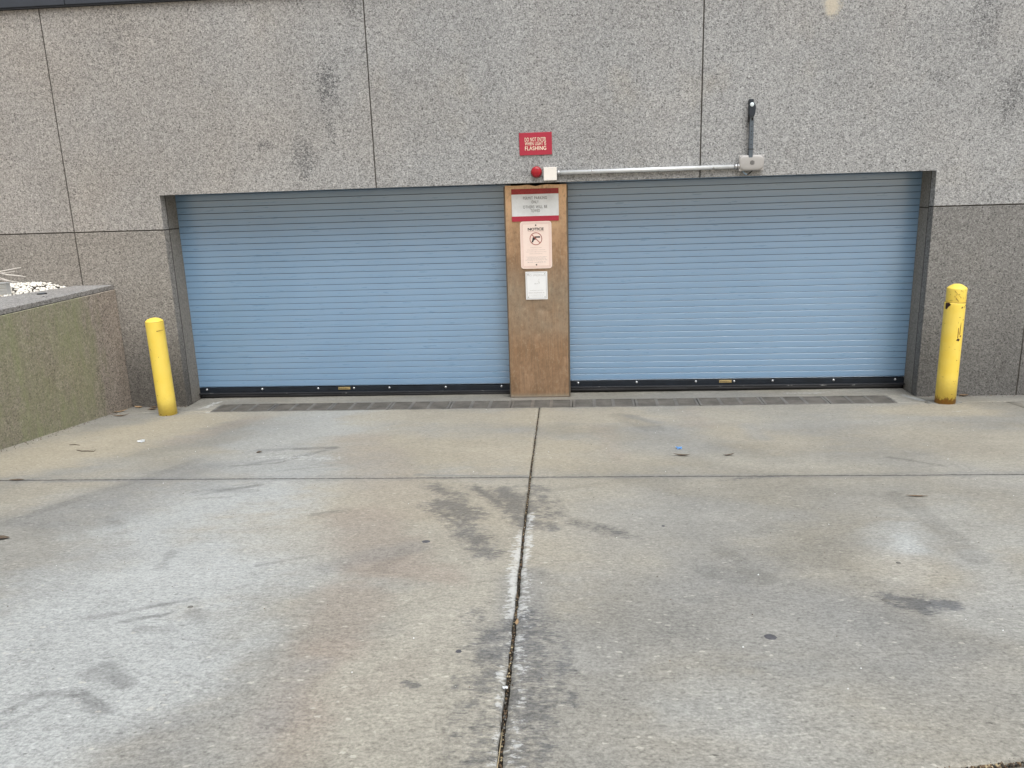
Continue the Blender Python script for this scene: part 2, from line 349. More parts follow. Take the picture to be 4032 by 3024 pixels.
def yellow(name,rust_h=0.,chips=0.):
    t=NT(name);P=t.P;tc=t.n('ShaderNodeTexCoord');O=tc.outputs['Object'];s=t.n('ShaderNodeSeparateXYZ');t.set(s.inputs[0],O);z=s.outputs[2]
    a=t.noise(P,5,4);b=t.noise(P,45,4,.7);c=t.mix(t.rng(a,.3,.7),(.85,.62,.085),(.88,.68,.14))
    st=t.noise(t.vmul(P,(9,9,.9)),4,4,.6);c=t.mix(t.rng(st,.56,.8,0,.25),c,(.60,.42,.08))
    ch=t.noise(t.vmul(P,(1,1,1)),26,5,.72);f=t.rng(ch,.735-chips*.02,.75-chips*.02)
    c=t.mix(f,c,(.10,.035,.02))
    e=t.math('ADD',z,t.math('MULTIPLY',t.math('SUBTRACT',t.noise(t.vmul(P,(1,1,.5)),48,5,.75),.5),.17))
    c=t.mix(t.rng(e,rust_h-.008,rust_h+.002,1,0),c,t.mix(t.rng(b,.35,.6),(.085,.014,.010),(.30,.075,.022)))
    grime=t.rng(t.math('ADD',z,t.math('MULTIPLY',b,.3)),.12,.42,.5,0.);c=t.mix(grime,c,(.52,.36,.055))
    bp=t.bump(t.noise(P,30,3),.15,.004);return t.out(c,t.rng(b,.3,.7,.42,.6),0.,bp,.4)
M['yellow']=yellow('yellow bollard paint',.012,0)
M['yellow_rust']=yellow('yellow chipped bollard paint',.085,2)
M['chip']=plain('bare dark rust',(.035,.014,.012),.8,0,.5,60)
M['chip_red']=plain('red rust',(.13,.030,.015),.8,0,.5,60)
M['crease']=plain('dirty crease',(.30,.18,.04),.8,0,.5,60)
# ================================================================ DRIVEWAY (one sheet of cast slabs)
H=2.30; XR=7.90; DJ=.353; HJ=1.935; X1,X2,X3,X4=-1.006,2.335,5.624,8.895
def gz(X,Y):
    X=np.asarray(X,float);Y=np.asarray(Y,float)
    lin=-.0979*np.clip(Y,-9,0)+0*X
    prof=np.interp(Y,[-60,-9,-.37,-.05,.2,9],[.881,.881,.036,.031,.004,.0])
    lin=np.where(Y<-9,.881,lin)
    wgt=np.clip((X-.08)/.3,0,1)*np.clip((7.87-X)/.3,0,1);wgt=wgt*wgt*(3-2*wgt)
    return lin*(1-wgt)+prof*wgt+.0045*(np.clip(X,-8,14)-3.95)
def gzf(x,y): return float(gz(x,y))
PAL={'pale':(.355,.365,.362),'white':(.6,.6,.6),'grey':(.262,.262,.254),'dgrey':(.195,.196,.195),'dark':(.115,.118,.13),'tan':(.338,.302,.237),'beige':(.325,.306,.262),'rust':(.272,.232,.198),'dtan':(.23,.20,.155)}
STAINS=[(1.93,-0.79,2.07,-2.69,0.9,'pale',0.55),(2.32,-3.67,2.32,-4.98,1.0,'pale',0.9),(2.39,-4.53,2.43,-6.03,0.9,'pale',0.9),(2.65,-5.68,2.66,-6.35,0.7,'pale',0.7),
(2.74,-4.13,2.66,-5.24,0.45,'pale',0.5),(3.11,-4.78,3.01,-5.37,0.3,'pale',0.35),(1.69,-4.99,1.82,-4.67,0.4,'grey',0.4),(1.08,-4.06,1.4,-2.82,0.3,'dgrey',0.45),
(1.53,-3.96,1.69,-3.28,0.3,'dgrey',0.3),(-0.31,-2.8,0.23,-1.41,0.4,'tan',0.9),(0.06,-2.51,0.49,-0.73,0.3,'tan',0.8),(0.54,-3.67,0.73,-3.21,0.25,'tan',0.5),
(0.54,-0.73,1.09,-0.63,0.2,'tan',0.4),(0.81,-1.83,1.14,-0.75,0.15,'rust',0.35),(1.83,-2.46,2.47,-2.54,0.18,'white',0.5),(1.73,-2.21,2.34,-2.14,0.07,'dgrey',0.5),
(1.85,-2.68,2.14,-2.46,0.035,'dgrey',0.6),(2.14,-2.46,2.36,-2.19,0.06,'dgrey',0.55),(1.78,-3.45,2.18,-3.31,0.05,'dgrey',0.55),(1.89,-3.34,2.25,-3.16,0.03,'dgrey',0.4),
(2.5,-0.81,3.8,-0.86,0.35,'tan',0.6),(3.04,-2.07,3.92,-2.41,0.5,'tan',0.75),(3.16,-3.45,3.88,-3.56,0.5,'tan',0.6),(2.51,-1.87,3.28,-3.86,0.25,'rust',0.35),
(3.26,-4.12,4.0,-4.28,0.6,'tan',0.45),(3.84,-4.94,3.76,-5.64,0.6,'beige',0.6),(3.77,-5.21,3.59,-6.26,0.7,'beige',0.7),(3.79,-5.98,4.06,-6.29,0.7,'beige',0.5),
(3.1,-3.95,3.4,-4.71,0.2,'rust',0.6),(3.36,-4.84,3.72,-4.89,0.16,'rust',0.65),(3.35,-5.12,3.39,-5.65,0.16,'rust',0.55),(3.39,-5.65,3.4,-6.17,0.16,'rust',0.55),
(3.39,-6.05,3.47,-6.36,0.14,'rust',0.5),(3.72,-5.79,3.6,-5.99,0.1,'rust',0.2),(3.38,-5.8,3.38,-6.27,0.12,'dgrey',0.35),(3.2,-5.84,3.22,-6.37,0.3,'grey',0.5),
(3.07,-6.28,3.07,-6.42,0.25,'dgrey',0.4),(3.48,-4.51,3.13,-4.84,0.12,'dgrey',0.35),(3.4,-3.34,3.6,-3.61,0.1,'dark',0.55),(3.54,-3.66,3.72,-3.95,0.13,'dark',0.95),
(3.46,-3.71,3.86,-4.39,0.1,'dark',0.6),(3.74,-4.28,3.93,-4.6,0.1,'dark',0.55),(3.67,-3.34,3.93,-3.81,0.07,'dark',0.6),(3.87,-3.45,4.05,-3.85,0.14,'dark',0.8),
(3.96,-3.76,4.11,-4.12,0.12,'dark',0.7),(4.08,-3.34,4.25,-3.94,0.12,'dark',0.4),(4.12,-4.03,4.23,-4.2,0.08,'dark',0.4),(4.1,-4.94,4.11,-5.63,0.16,'dgrey',0.45),
(4.05,-5.47,4.06,-5.91,0.14,'dark',0.45),(4.17,-5.34,4.21,-6.33,0.17,'dark',0.5),(4.07,-5.97,4.1,-6.38,0.12,'dark',0.35),(4.18,-4.82,4.19,-5.34,0.12,'dgrey',0.45),
(3.91,-5.3,4.07,-5.51,0.08,'dark',0.4),(4.07,-4.28,4.11,-5.34,0.06,'white',0.95),(4.1,-3.94,4.13,-4.88,0.045,'white',0.8),(4.14,-4.88,4.15,-5.29,0.05,'white',0.7),
(4.12,-5.34,4.13,-5.74,0.03,'white',0.6),(4.14,-5.25,4.2,-6.37,0.05,'white',0.6),(3.97,-0.5,4.07,-3.45,0.04,'white',0.35),(4.11,-5.77,4.14,-6.37,0.035,'white',0.6),
(4.08,-0.88,4.79,-1.02,0.4,'tan',0.7),(4.2,-2.26,4.67,-2.58,0.4,'tan',0.45),(4.17,-3.23,4.61,-3.85,0.5,'beige',0.5),(4.73,-2.72,4.56,-1.34,0.1,'rust',0.25),
(4.88,-0.91,5.11,-1.26,0.1,'dgrey',0.5),(5.1,-1.76,5.28,-2.44,0.5,'grey',0.5),(5.7,-0.7,5.71,-1.38,0.25,'tan',0.35),(5.68,-1.77,6.12,-2.13,0.25,'tan',0.55),
(5.57,-2.73,6.18,-2.87,0.4,'beige',0.5),(5.88,-1.39,5.91,-1.96,0.12,'grey',0.4),(5.44,-0.69,5.43,-1.37,0.15,'rust',0.3),(6.68,-0.98,6.82,-1.98,0.35,'dgrey',0.2),
(7.38,-0.78,8.08,-0.81,0.25,'tan',0.7),(7.18,-1.99,7.83,-2.17,0.5,'tan',0.5),(7.21,-2.75,7.53,-2.75,0.3,'beige',0.5),(6.43,-4.09,6.64,-4.46,0.5,'pale',0.35),
(6.4,-4.77,6.16,-5.36,0.3,'pale',0.35),(6.05,-4.33,5.94,-4.78,0.25,'pale',0.55),(5.89,-4.75,6.02,-4.84,0.15,'tan',0.45),(4.39,-4.11,4.59,-4.27,0.1,'dark',0.3),
(4.52,-4.27,4.71,-4.38,0.06,'dark',0.25),(4.99,-4.48,5.06,-4.86,0.4,'dgrey',0.25),(5.14,-4.91,5.32,-5.39,0.6,'dgrey',0.3),(4.63,-4.49,4.85,-4.62,0.5,'grey',0.4),
(4.8,-3.85,5.31,-4.02,0.5,'grey',0.4),(5.42,-5.11,5.68,-5.57,0.4,'dgrey',0.25),(5.77,-5.12,5.94,-5.21,0.085,'dark',1.3),(5.79,-5.17,5.85,-5.23,0.08,'dark',1.2),
(4.39,-5.62,4.46,-6.22,0.35,'grey',0.3),(4.26,-5.62,4.31,-5.96,0.12,'dark',0.35),(5.41,-5.66,5.56,-5.91,0.6,'grey',0.3),(5.35,-3.23,5.8,-3.12,0.04,'dark',0.35),
(4.71,-3.11,5.37,-3.11,0.03,'dgrey',0.5),(3.23,-3.04,4.03,-3.08,0.04,'dgrey',0.6),(1.53,-3.09,0.52,-3.16,0.04,'dgrey',0.5),(4.82,-5.88,4.85,-6.05,0.3,'pale',0.25),
(4.94,-6.05,5.1,-6.19,0.4,'pale',0.25),(2.19,-5.84,2.58,-6.09,0.3,'white',0.3),(2.27,-5.39,2.57,-5.24,0.03,'dgrey',0.5),(2.55,-5.86,2.73,-5.94,0.05,'dgrey',0.4),
(2.58,-6.0,2.76,-6.11,0.04,'dgrey',0.4),(2.4,-6.03,2.6,-5.99,0.04,'dgrey',0.3),(2.76,-5.08,2.83,-5.02,0.03,'dgrey',0.3),(3.76,-5.9,3.8,-5.92,0.02,'dark',0.6),
(3.93,-5.86,3.96,-5.94,0.018,'dark',0.5),(4.27,-5.63,4.29,-5.61,0.018,'dark',0.5),(6.59,0.18,7.02,0.16,0.03,'white',0.9),(0.28,-0.18,0.3,0.12,0.08,'white',0.8),
(0.44,-0.46,0.4,-0.33,0.05,'white',0.6),(7.79,0.05,7.86,-0.24,0.05,'pale',0.8),(7.87,-0.92,8.08,-0.81,0.05,'white',0.5),(4.34,0.45,4.82,0.55,0.05,'rust',0.5),
(5.07,0.47,5.7,0.56,0.05,'rust',0.4),(0.35,0.36,3.49,0.5,0.1,'dtan',0.5),(4.34,0.51,7.76,0.62,0.1,'dtan',0.4),(2.44,-5.43,2.6,-5.35,0.022,'smear',1),
(2.48,-5.27,2.64,-5.19,0.018,'smear',0.9),(2.56,-5.51,2.7,-5.49,0.05,'smear',0.5),(2.58,-5.79,2.74,-5.94,0.03,'smear',0.9),(2.52,-5.87,2.58,-5.79,0.03,'smear',0.4),
(2.42,-6.13,2.47,-6.01,0.022,'smear',0.8),(2.47,-6.01,2.63,-6.01,0.022,'smear',0.7),(2.63,-6.01,2.78,-6.12,0.035,'smear',0.9),(2.48,-6.23,2.54,-6.06,0.02,'smear',0.5),
(2.21,-4.61,2.27,-4.84,0.035,'smear',0.7),(1.5,-4.0,1.79,-4.31,0.05,'smear',0.4),(2.72,-5.33,2.79,-5.42,0.05,'smear',0.5),(2.76,-4.79,3.01,-4.65,0.02,'smear',0.7),
(2.78,-3.96,2.96,-3.86,0.04,'smear',0.7),(1.86,-3.51,2.17,-3.27,0.035,'smear',0.8),(1.96,-3.42,2.18,-3.43,0.05,'smear',0.7),(1.71,-2.75,2.06,-2.66,0.022,'smear',0.8),
(2.06,-2.66,2.3,-2.26,0.03,'smear',0.8),(2.04,-2.18,2.36,-2.16,0.05,'smear',0.8),(2.15,-2.9,2.53,-2.75,0.018,'smear',0.6),(1.86,-3.61,2.09,-3.56,0.015,'smear',0.6),
(6.36,-3.56,6.33,-4.7,0.09,'smear',0.5),(5.04,-4.85,5.24,-4.93,0.12,'smear',0.55),(6.66,-2.63,6.92,-2.88,0.03,'smear',0.7),(4.81,-0.91,5.03,-1.54,0.15,'smear',0.5),
(4.39,-4.07,4.59,-4.27,0.08,'smear',0.5),(4.18,-3.45,4.54,-3.29,0.04,'smear',0.4),(5.12,-4.55,5.18,-4.71,0.06,'smear',0.4),(4.05,-4.82,4.23,-4.88,0.06,'smear',0.3),
(1.36,-2.53,0.9,-4.15,0.07,'smear',0.35),(3.47,-4.58,3.37,-4.87,0.06,'smear',0.3),(6.07,-4.4,6.04,-4.53,0.12,'pale',0.8)]
def stain_col(X,Y):
    base=np.array((.282,.273,.250));n=X.size
    big=fbm(X*.7+3,Y*.9+5,11,5);med=fbm(X*2.3,Y*4.,21,5);fine=fbm(X*9,Y*18,31,4);warp=fbm(X*1.7+9,Y*1.7,41,4)-.5;warp2=fbm(X*1.9,Y*1.9+4,51,4)-.5
    lum=.80+.45*(big-.3)+.30*(med-.5)
    C=base[None,:]*lum[:,None]
    # slow drift between warm and cool cement
    wv=np.clip((fbm(X*.9+40,Y*1.3,61,4)-.42)*3,0,1)[:,None]
    MK=np.zeros((n,3));C=C*(1-wv*.5)+C*wv*.5*np.array((1.07,1.0,.86))[None,:]
    for x0,y0,x1,y1,w,key,st in STAINS:
        dx,dy=x1-x0,y1-y0;L2=dx*dx+dy*dy+1e-9
        px=X+warp*min(w,.5)*1.3;py=Y+warp2*min(w,.5)*1.3
        t=np.clip(((px-x0)*dx+(py-y0)*dy)/L2,0,1)
        d=np.hypot(px-x0-t*dx,py-y0-t*dy)/w
        hard=key in('dark','white')
        if hard:
            a=np.clip((1.25-d)/1.1,0,1)*min(1,st*1.15);k=0 if key=='white' else 1;MK[:,k]=np.maximum(MK[:,k],a);continue
        if key=='tan': d=d/1.9
        if key=='rust': d=d/1.4
        if key=='smear':
            a=np.clip((1.0-d)/.35,0,1)*st*np.clip((fine-.2)*2.5,.55,1);C=C*(1-a[:,None]*.40);continue
        d=d+(fine-.5)*(.9 if hard else .45)+(med-.5)*.7
        a=np.clip((1.05-d)/(.55 if hard else .85),0,1);a=a*a*(3-2*a)*st
        if hard: a=a*np.clip((fine-.22)*2.6,.25,1)
        col=np.array(PAL[key])[None,:]*(.93+.14*med)[:,None]
        C=C*(1-a[:,None])+col*a[:,None]
    C*= (.95+.10*fine)[:,None]
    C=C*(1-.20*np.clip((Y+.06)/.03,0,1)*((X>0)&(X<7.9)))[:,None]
    # concrete darker in a band along the foot of the wall
    e=np.clip((Y+.30)/.3,0,1)*np.where((X<0)|(X>7.9),1,0)*(.25+.4*med);C=C*(1-.55*e[:,None])
    return C,MK
def crack_x(y): return np.interp(y,[-7.6,-6.37,-5.87,-5.2,-4.335,-3.055,-1.994,-.436],[4.19,4.151,4.134,4.115,4.085,4.049,4.023,3.987])
def ybot(x): return -6.32+.19*(np.asarray(x)-5.355)
drive_l=[];drive_v=[];drive_f=[]
def slab(xa,xb,ya,yb,nx,ny,thick=.05):
    """xa(y),xb(y): side edges; ya(x),yb(x): near and far edges"""
    off=sum(len(v) for v in drive_v)
    u=np.linspace(0,1,nx+1);v=np.linspace(0,1,ny+1);U,V=np.meshgrid(u,v)
    Y=np.zeros_like(U);X=np.zeros_like(U)
    xm0=xa(np.array(-3.));xm1=xb(np.array(-3.))
    Xg=xm0+(xm1-xm0)*U;Y=ya(Xg)*(1-V)+yb(Xg)*V
    X=xa(Y)*(1-U)+xb(Y)*U
    Z=gz(X,Y)
    Z=Z+.0025*(fbm(X*2,Y*2,71,3)-.5)
    # rounded, chipped arrises
    wdt=(xm1-xm0);dep=(yb(Xg)-ya(Xg))
    ed=np.minimum(np.minimum(U,1-U)*wdt,np.minimum(V,1-V)*np.abs(dep))
    Z=Z-.004*np.clip(1-ed/.018,0,1)*(.5+fbm(X*25,Y*25,81,2))
    top=np.stack([X.ravel(),Y.ravel(),Z.ravel()],1)
    idx=np.arange((nx+1)*(ny+1)).reshape(ny+1,nx+1)
    q=np.stack([idx[:-1,:-1].ravel(),idx[:-1,1:].ravel(),idx[1:,1:].ravel(),idx[1:,:-1].ravel()],1)
    ring=np.concatenate([idx[0,:],idx[1:,-1],idx[-1,-2::-1],idx[-2:0:-1,0]])
    low=top[ring].copy();low[:,2]-=thick
    li=len(top)+np.arange(len(ring));r2=np.roll(ring,-1);l2=np.roll(li,-1)
    sq=np.stack([r2,ring,li,l2],1)
    drive_l.append(np.concatenate([np.zeros(len(top)),np.ones(len(low))]));low[:,2]+=thick*.0;drive_v.append(np.concatenate([top,low]));drive_f.append(np.concatenate([q,sq])+off)
c=lambda k:(lambda t:np.zeros_like(t)+k)
def jag(seed,amp): return lambda t:(fbm(np.asarray(t)*22,np.asarray(t)*0+seed,seed,4)-.5)*amp
jl,jr=jag(3,.011),jag(5,.011)
hw=lambda y:0.0070+.0030*np.clip((-y-.4)/6,0,1)
xl=lambda y:crack_x(y)-hw(y)+jl(y); xr=lambda y:crack_x(y)+hw(y)+jr(y)
ju,jd=jag(7,.006),jag(8,.006)
slab(c(-.68),xl,lambda x:-3.11+.0028+ju(x),c(-.366),240,115)
slab(xr,c(8.600),lambda x:-3.11+.0028+ju(x),c(-.366),235,115)
slab(c(-.68),xl,lambda x:ybot(x),lambda x:-3.11-.0028+jd(x),250,190)
slab(xr,c(8.600),lambda x:ybot(x),lambda x:-3.11-.0028+jd(x),240,190)
slab(c(8.608),c(14),lambda x:-3.107+0*x,c(-.366),60,40)
slab(c(8.608),c(14),lambda x:ybot(x),lambda x:-3.115+0*x,60,60)
slab(c(-.68),c(14),lambda x:np.zeros_like(x)-26.,lambda x:ybot(x)-.042+jag(9,.014)(x),380,90)
slab(c(-.68),c(-.002),c(-.366),c(.015),36,16)          # foot of the left pier
slab(c(7.902),c(14),c(-.366),c(.015),160,16)             # foot of the right pier
slab(c(-.002),c(.43),c(-.366),c(-.05),24,12)
slab(c(7.58),c(7.902),c(-.366),c(-.05),20,12)
slab(c(-.002),c(7.902),c(-.05),c(.47),330,22)            # threshold
V=np.concatenate(drive_v);LOW=np.concatenate(drive_l);F=np.concatenate(drive_f)
me=bpy.data.meshes.new('driveway');me.vertices.add(len(V));me.vertices.foreach_set('co',V.astype(np.float32).ravel())
me.loops.add(F.size);me.loops.foreach_set('vertex_index',F.astype(np.int32).ravel());me.polygons.add(len(F))
me.polygons.foreach_set('loop_start',np.arange(0,F.size,4,dtype=np.int32));me.update(calc_edges=True);me.validate()
at=me.attributes.new('stain','FLOAT_COLOR','POINT');C,MK=stain_col(V[:,0],V[:,1])
MK[:,2]=LOW
at.data.foreach_set('color',np.concatenate([C,np.ones((len(C),1))],1).astype(np.float32).ravel())
at=me.attributes.new('marks','FLOAT_COLOR','POINT');at.data.foreach_set('color',np.concatenate([MK,np.ones((len(C),1))],1).astype(np.float32).ravel())
me.materials.append(M['concrete']);drv=bpy.data.objects.new('driveway',me);COL.objects.link(drv);tag(drv,kind='structure')
# dirt below the joints, reaching past everything
xs=[-60,-8,-2.,-.64,4,8,14,60];ys=[-80,-30,-9,-6.5,-3,-.37,.0,.6,30]
me=bpy.data.meshes.new('ground');vv=[];ff=[]
for y in ys:
    for x in xs: vv.append((x,y,gzf(x,y)-.034-(.05 if -.5<y<.7 else 0)))
for j in range(len(ys)-1):
    for i in range(len(xs)-1):
        a=j*len(xs)+i;ff.append((a,a+1,a+len(xs)+1,a+len(xs)))
me.from_pydata(vv,[],ff);me.materials.append(M['dirt']);g=bpy.data.objects.new('ground',me);COL.objects.link(g);tag(g,kind='structure')
# grit and rotted leaves packed in the joints, crumbs on the slabs
b=MB()
def crumb(b,x,y,z,r):
    n=random.choice((4,5));a0=random.random()*6
    top=b.b.verts.new((x+random.uniform(-.3,.3)*r,y,z+r*random.uniform(.5,.9)));pts=[]
    for i in range(n):
        a=a0+i*2*math.pi/n;k=r*random.uniform(.7,1.2);pts.append(b.b.verts.new((x+k*math.cos(a),y+k*math.sin(a),z-.002)))
    for i in range(n):
        f=b.b.faces.new((pts[i],pts[(i+1)%n],top));f.material_index=b.mi
for i in range(2600):
    y=-.45-random.random()**.8*6.3;x=float(crack_x(y))+random.uniform(-1,1)*.006
    b.mi=random.choice((0,0,0,0,0,1,1,1,2,3));crumb(b,x,y,gzf(x,y)-random.uniform(.010,.034),random.uniform(.002,.0058))
for i in range(4200):
    x=random.uniform(4.4,7.6);y=float(ybot(x))-.021+random.uniform(-.020,.020)
    b.mi=random.choice((0,0,1,1,1,2));crumb(b,x,y,gzf(x,y)-random.uniform(.004,.016),random.uniform(.002,.0065))
tag(b.build('joint_grit',[M['dirt'],M['leaf'],M['straw'],M['gum_pale']]),kind='stuff',label='dark grit and rotted leaf bits packed in the long slab joint',cat='grit')
b=MB()
for i in range(520):
    x=random.uniform(-.6,8.9);y=-.4-random.random()**1.3*5.6;b.mi=random.choice((0,0,1,1,1,2))
    crumb(b,x,y,gzf(x,y)+.001,random.uniform(.002,.005))
for i in range(260):     # drift along the planter and the building
    if random.random()<.5: x=-.63+abs(random.gauss(0,.05));y=random.uniform(-2.6,-.05)
    else: x=random.choice((random.uniform(-.6,0),random.uniform(7.95,9.)));y=-abs(random.gauss(0,.04))-.005
    b.mi=random.choice((0,1,1));crumb(b,x,y,gzf(x,y)+.001,random.uniform(.003,.008))
tag(b.build('loose_grit',[M['leaf'],M['twigmat'],M['paper']]),kind='stuff',label='fine grit and crumbs scattered over the concrete',cat='grit')

# ================================================================ DRAIN GRATES
GX0,GX1,GY0,GY1=.43,7.58,-.362,-.053;NM=11;GW=(GX1-GX0)/NM
b=MB()
z=gzf(4,-.2)
b.box(GX0-.01,GX1+.01,GY0-.008,GY1+.008,-.30,-.28)
b.box(GX0-.01,GX1+.01,GY0-.010,GY0-.003,-.28,z-.055);b.box(GX0-.01,GX1+.01,GY1+.003,GY1+.010,-.28,z-.055)
tag(b.build('drain_channel',M['dirt']),kind='structure')
def grate_mesh():
    b=MB();W=GW-.006;D=GY1-GY0-.006;t=.022;e=.022
    b.box(0,W,0,e,-t,0,.002);b.box(0,W,D-e,D,-t,0,.002)
    b.box(0,.026,e,D-e,-t,-.0004,.0015);b.box(W-.026,W,e,D-e,-t,-.0004,.0015)
    cw=(W-.052)/3
    for k in(1,2): x=.026+cw*k;b.box(x-.017,x+.017,e,D-e,-t,-.0008,.0015)
    n=7;p=(D-2*e)/n
    for i in range(1,n):
        y=e+p*i;b.box(.026,W-.026,y-.0065,y+.0065,-t,-.0016,.002)
    return b
g0=grate_mesh().build('drain_grate',M['iron']);places=('first','second','third','fourth','fifth','sixth','seventh','eighth','ninth','tenth','last')
desc=['iron drain grate at the left end of the channel, by the left stone pier','iron drain grate second from the left end of the channel','iron drain grate third from the left end of the channel','iron drain grate fourth from the left, before the left door','iron drain grate just left of the one touching the metal pillar foot','iron drain grate centred under the metal pillar, behind the slab crack','iron drain grate just right of the metal pillar foot','iron drain grate fourth from the right end of the channel','iron drain grate third from the right end, beside the white smear','iron drain grate second from the right end of the channel','iron drain grate at the right end of the channel']
for i in range(NM):
    o=g0 if i==0 else g0.copy()
    if i: COL.objects.link(o)
    x=GX0+GW*i+.003;y=GY0+.003;o.location=(x,y,gzf(x,-.2)+.0012)
    o.rotation_euler=(random.uniform(-.004,.004),-.0045+random.uniform(-.003,.003),0)
    tag(o,desc[i],'drain grate','drain grates in front of the doors')

# ================================================================ GRANITE WALL
J=.006;TF=.11;ZT=4.165
wall=empty('granite_wall',(3.95,0,0));tag(wall,'tall grey granite-clad wall with the two-bay garage opening','wall')
def panel(poly,mat,y0=0.,y1=TF,name='stone_panel',bev=.004):
    b=MB();b.prism(poly,y0,y1,bev);return b.build(name,M[mat],wall)
panel([(-9,HJ+J),(X1-J,HJ+J),(X1-J,ZT),(-9,ZT)],'granite_up')
panel([(X1+J,HJ+J),(0,HJ+J),(0,H),(X2-J,H),(X2-J,ZT),(X1+J,ZT)],'granite_up',.0008)
panel([(X2+J,H),(X3-J,H),(X3-J,ZT),(X2+J,ZT)],'granite_up',.0)
panel([(X3+J,H),(XR,H),(XR,HJ+.016+J),(12.2,HJ+.016+J),(12.2,ZT),(X3+J,ZT)],'granite_up',-.001)
panel([(-9,-.6),(X1-J,-.6),(X1-J,HJ-J),(-9,HJ-J)],'granite_low')
panel([(X1+J,-.2),(0,-.2),(0,HJ-J),(X1+J,HJ-J)],'granite_low',.001)
panel([(XR,-.2),(X4-J,-.2),(X4-J,HJ+.016-J),(XR,HJ+.016-J)],'granite_dark',.0)
panel([(X4+J,-.2),(12.2,-.2),(12.2,HJ+.016-J),(X4+J,HJ+.016-J)],'granite_dark',.001)
for s,x0,x1 in((0,-.30,-.008),(1,XR+.008,XR+.30)):
    panel([(x0,-.2),(x1,-.2),(x1,HJ-.006),(x0,HJ-.006)],'granite_jamb',TF+.008,.43,'jamb_stone',.003)
    panel([(x0,HJ+.006),(x1,HJ+.006),(x1,H),(x0,H)],'granite_jamb',TF+.008,.43,'jamb_stone',.003)
panel([(-.28,H+.004),(XR+.28,H+.004),(XR+.28,H+.35),(-.28,H+.35)],'granite_jamb',TF+.008,.52,'soffit_stone')
b=MB();b.box(-9,-.32,TF+.001,.75,-.6,ZT);b.box(XR+.32,12.2,TF+.001,.75,-.6,ZT);b.box(-.32,XR+.32,TF+.001,.75,H+.36,ZT-.001)
b.box(-.318,-.014,.431,.75,-.6,H+.359);b.box(XR+.014,XR+.318,.431,.75,-.6,H+.359);b.box(-.013,XR+.013,.56,.75,-.6,H+.358)
b.box(-.318,-.014,TF+.001,.1175,-.2,H);b.box(XR+.014,XR+.318,TF+.001,.1175,-.2,H)
b.build('backing_wall',M['seam'],wall)
b=MB()
for x_,z0_,z1_ in((X1,-.2,ZT),(X2,H,ZT),(X3,H,ZT),(X4,-.2,HJ)): b.box(x_-J-.002,x_+J+.002,.009,.05,z0_,z1_)
b.box(-9,-.001,.0095,.05,HJ-J-.002,HJ+J+.002);b.box(XR+.001,12.2,.0095,.05,HJ+.016-J-.002,HJ+.016+J+.002)
b.box(.0-.0135,-.003,TF-.02,TF+.02,-.1,H);b.box(XR+.003,XR+.0135,TF-.02,TF+.02,-.1,H)
b.box(-.2,-.016,.15,.43,HJ-.011,HJ+.011);b.box(XR+.016,XR+.2,.15,.43,HJ-.011,HJ+.011)
b.build('joint_sealant',M['sealant'],wall)
b=MB();b.box(-9,-.7,-.045,.80,ZT+.012,ZT+.20,.006);b.box(-.694,12.2,-.045,.80,ZT+.012,ZT+.20,.006);b.box(-9,12.2,-.028,.78,ZT+.001,ZT+.012)
b.build('metal_coping',M['coping'],wall)

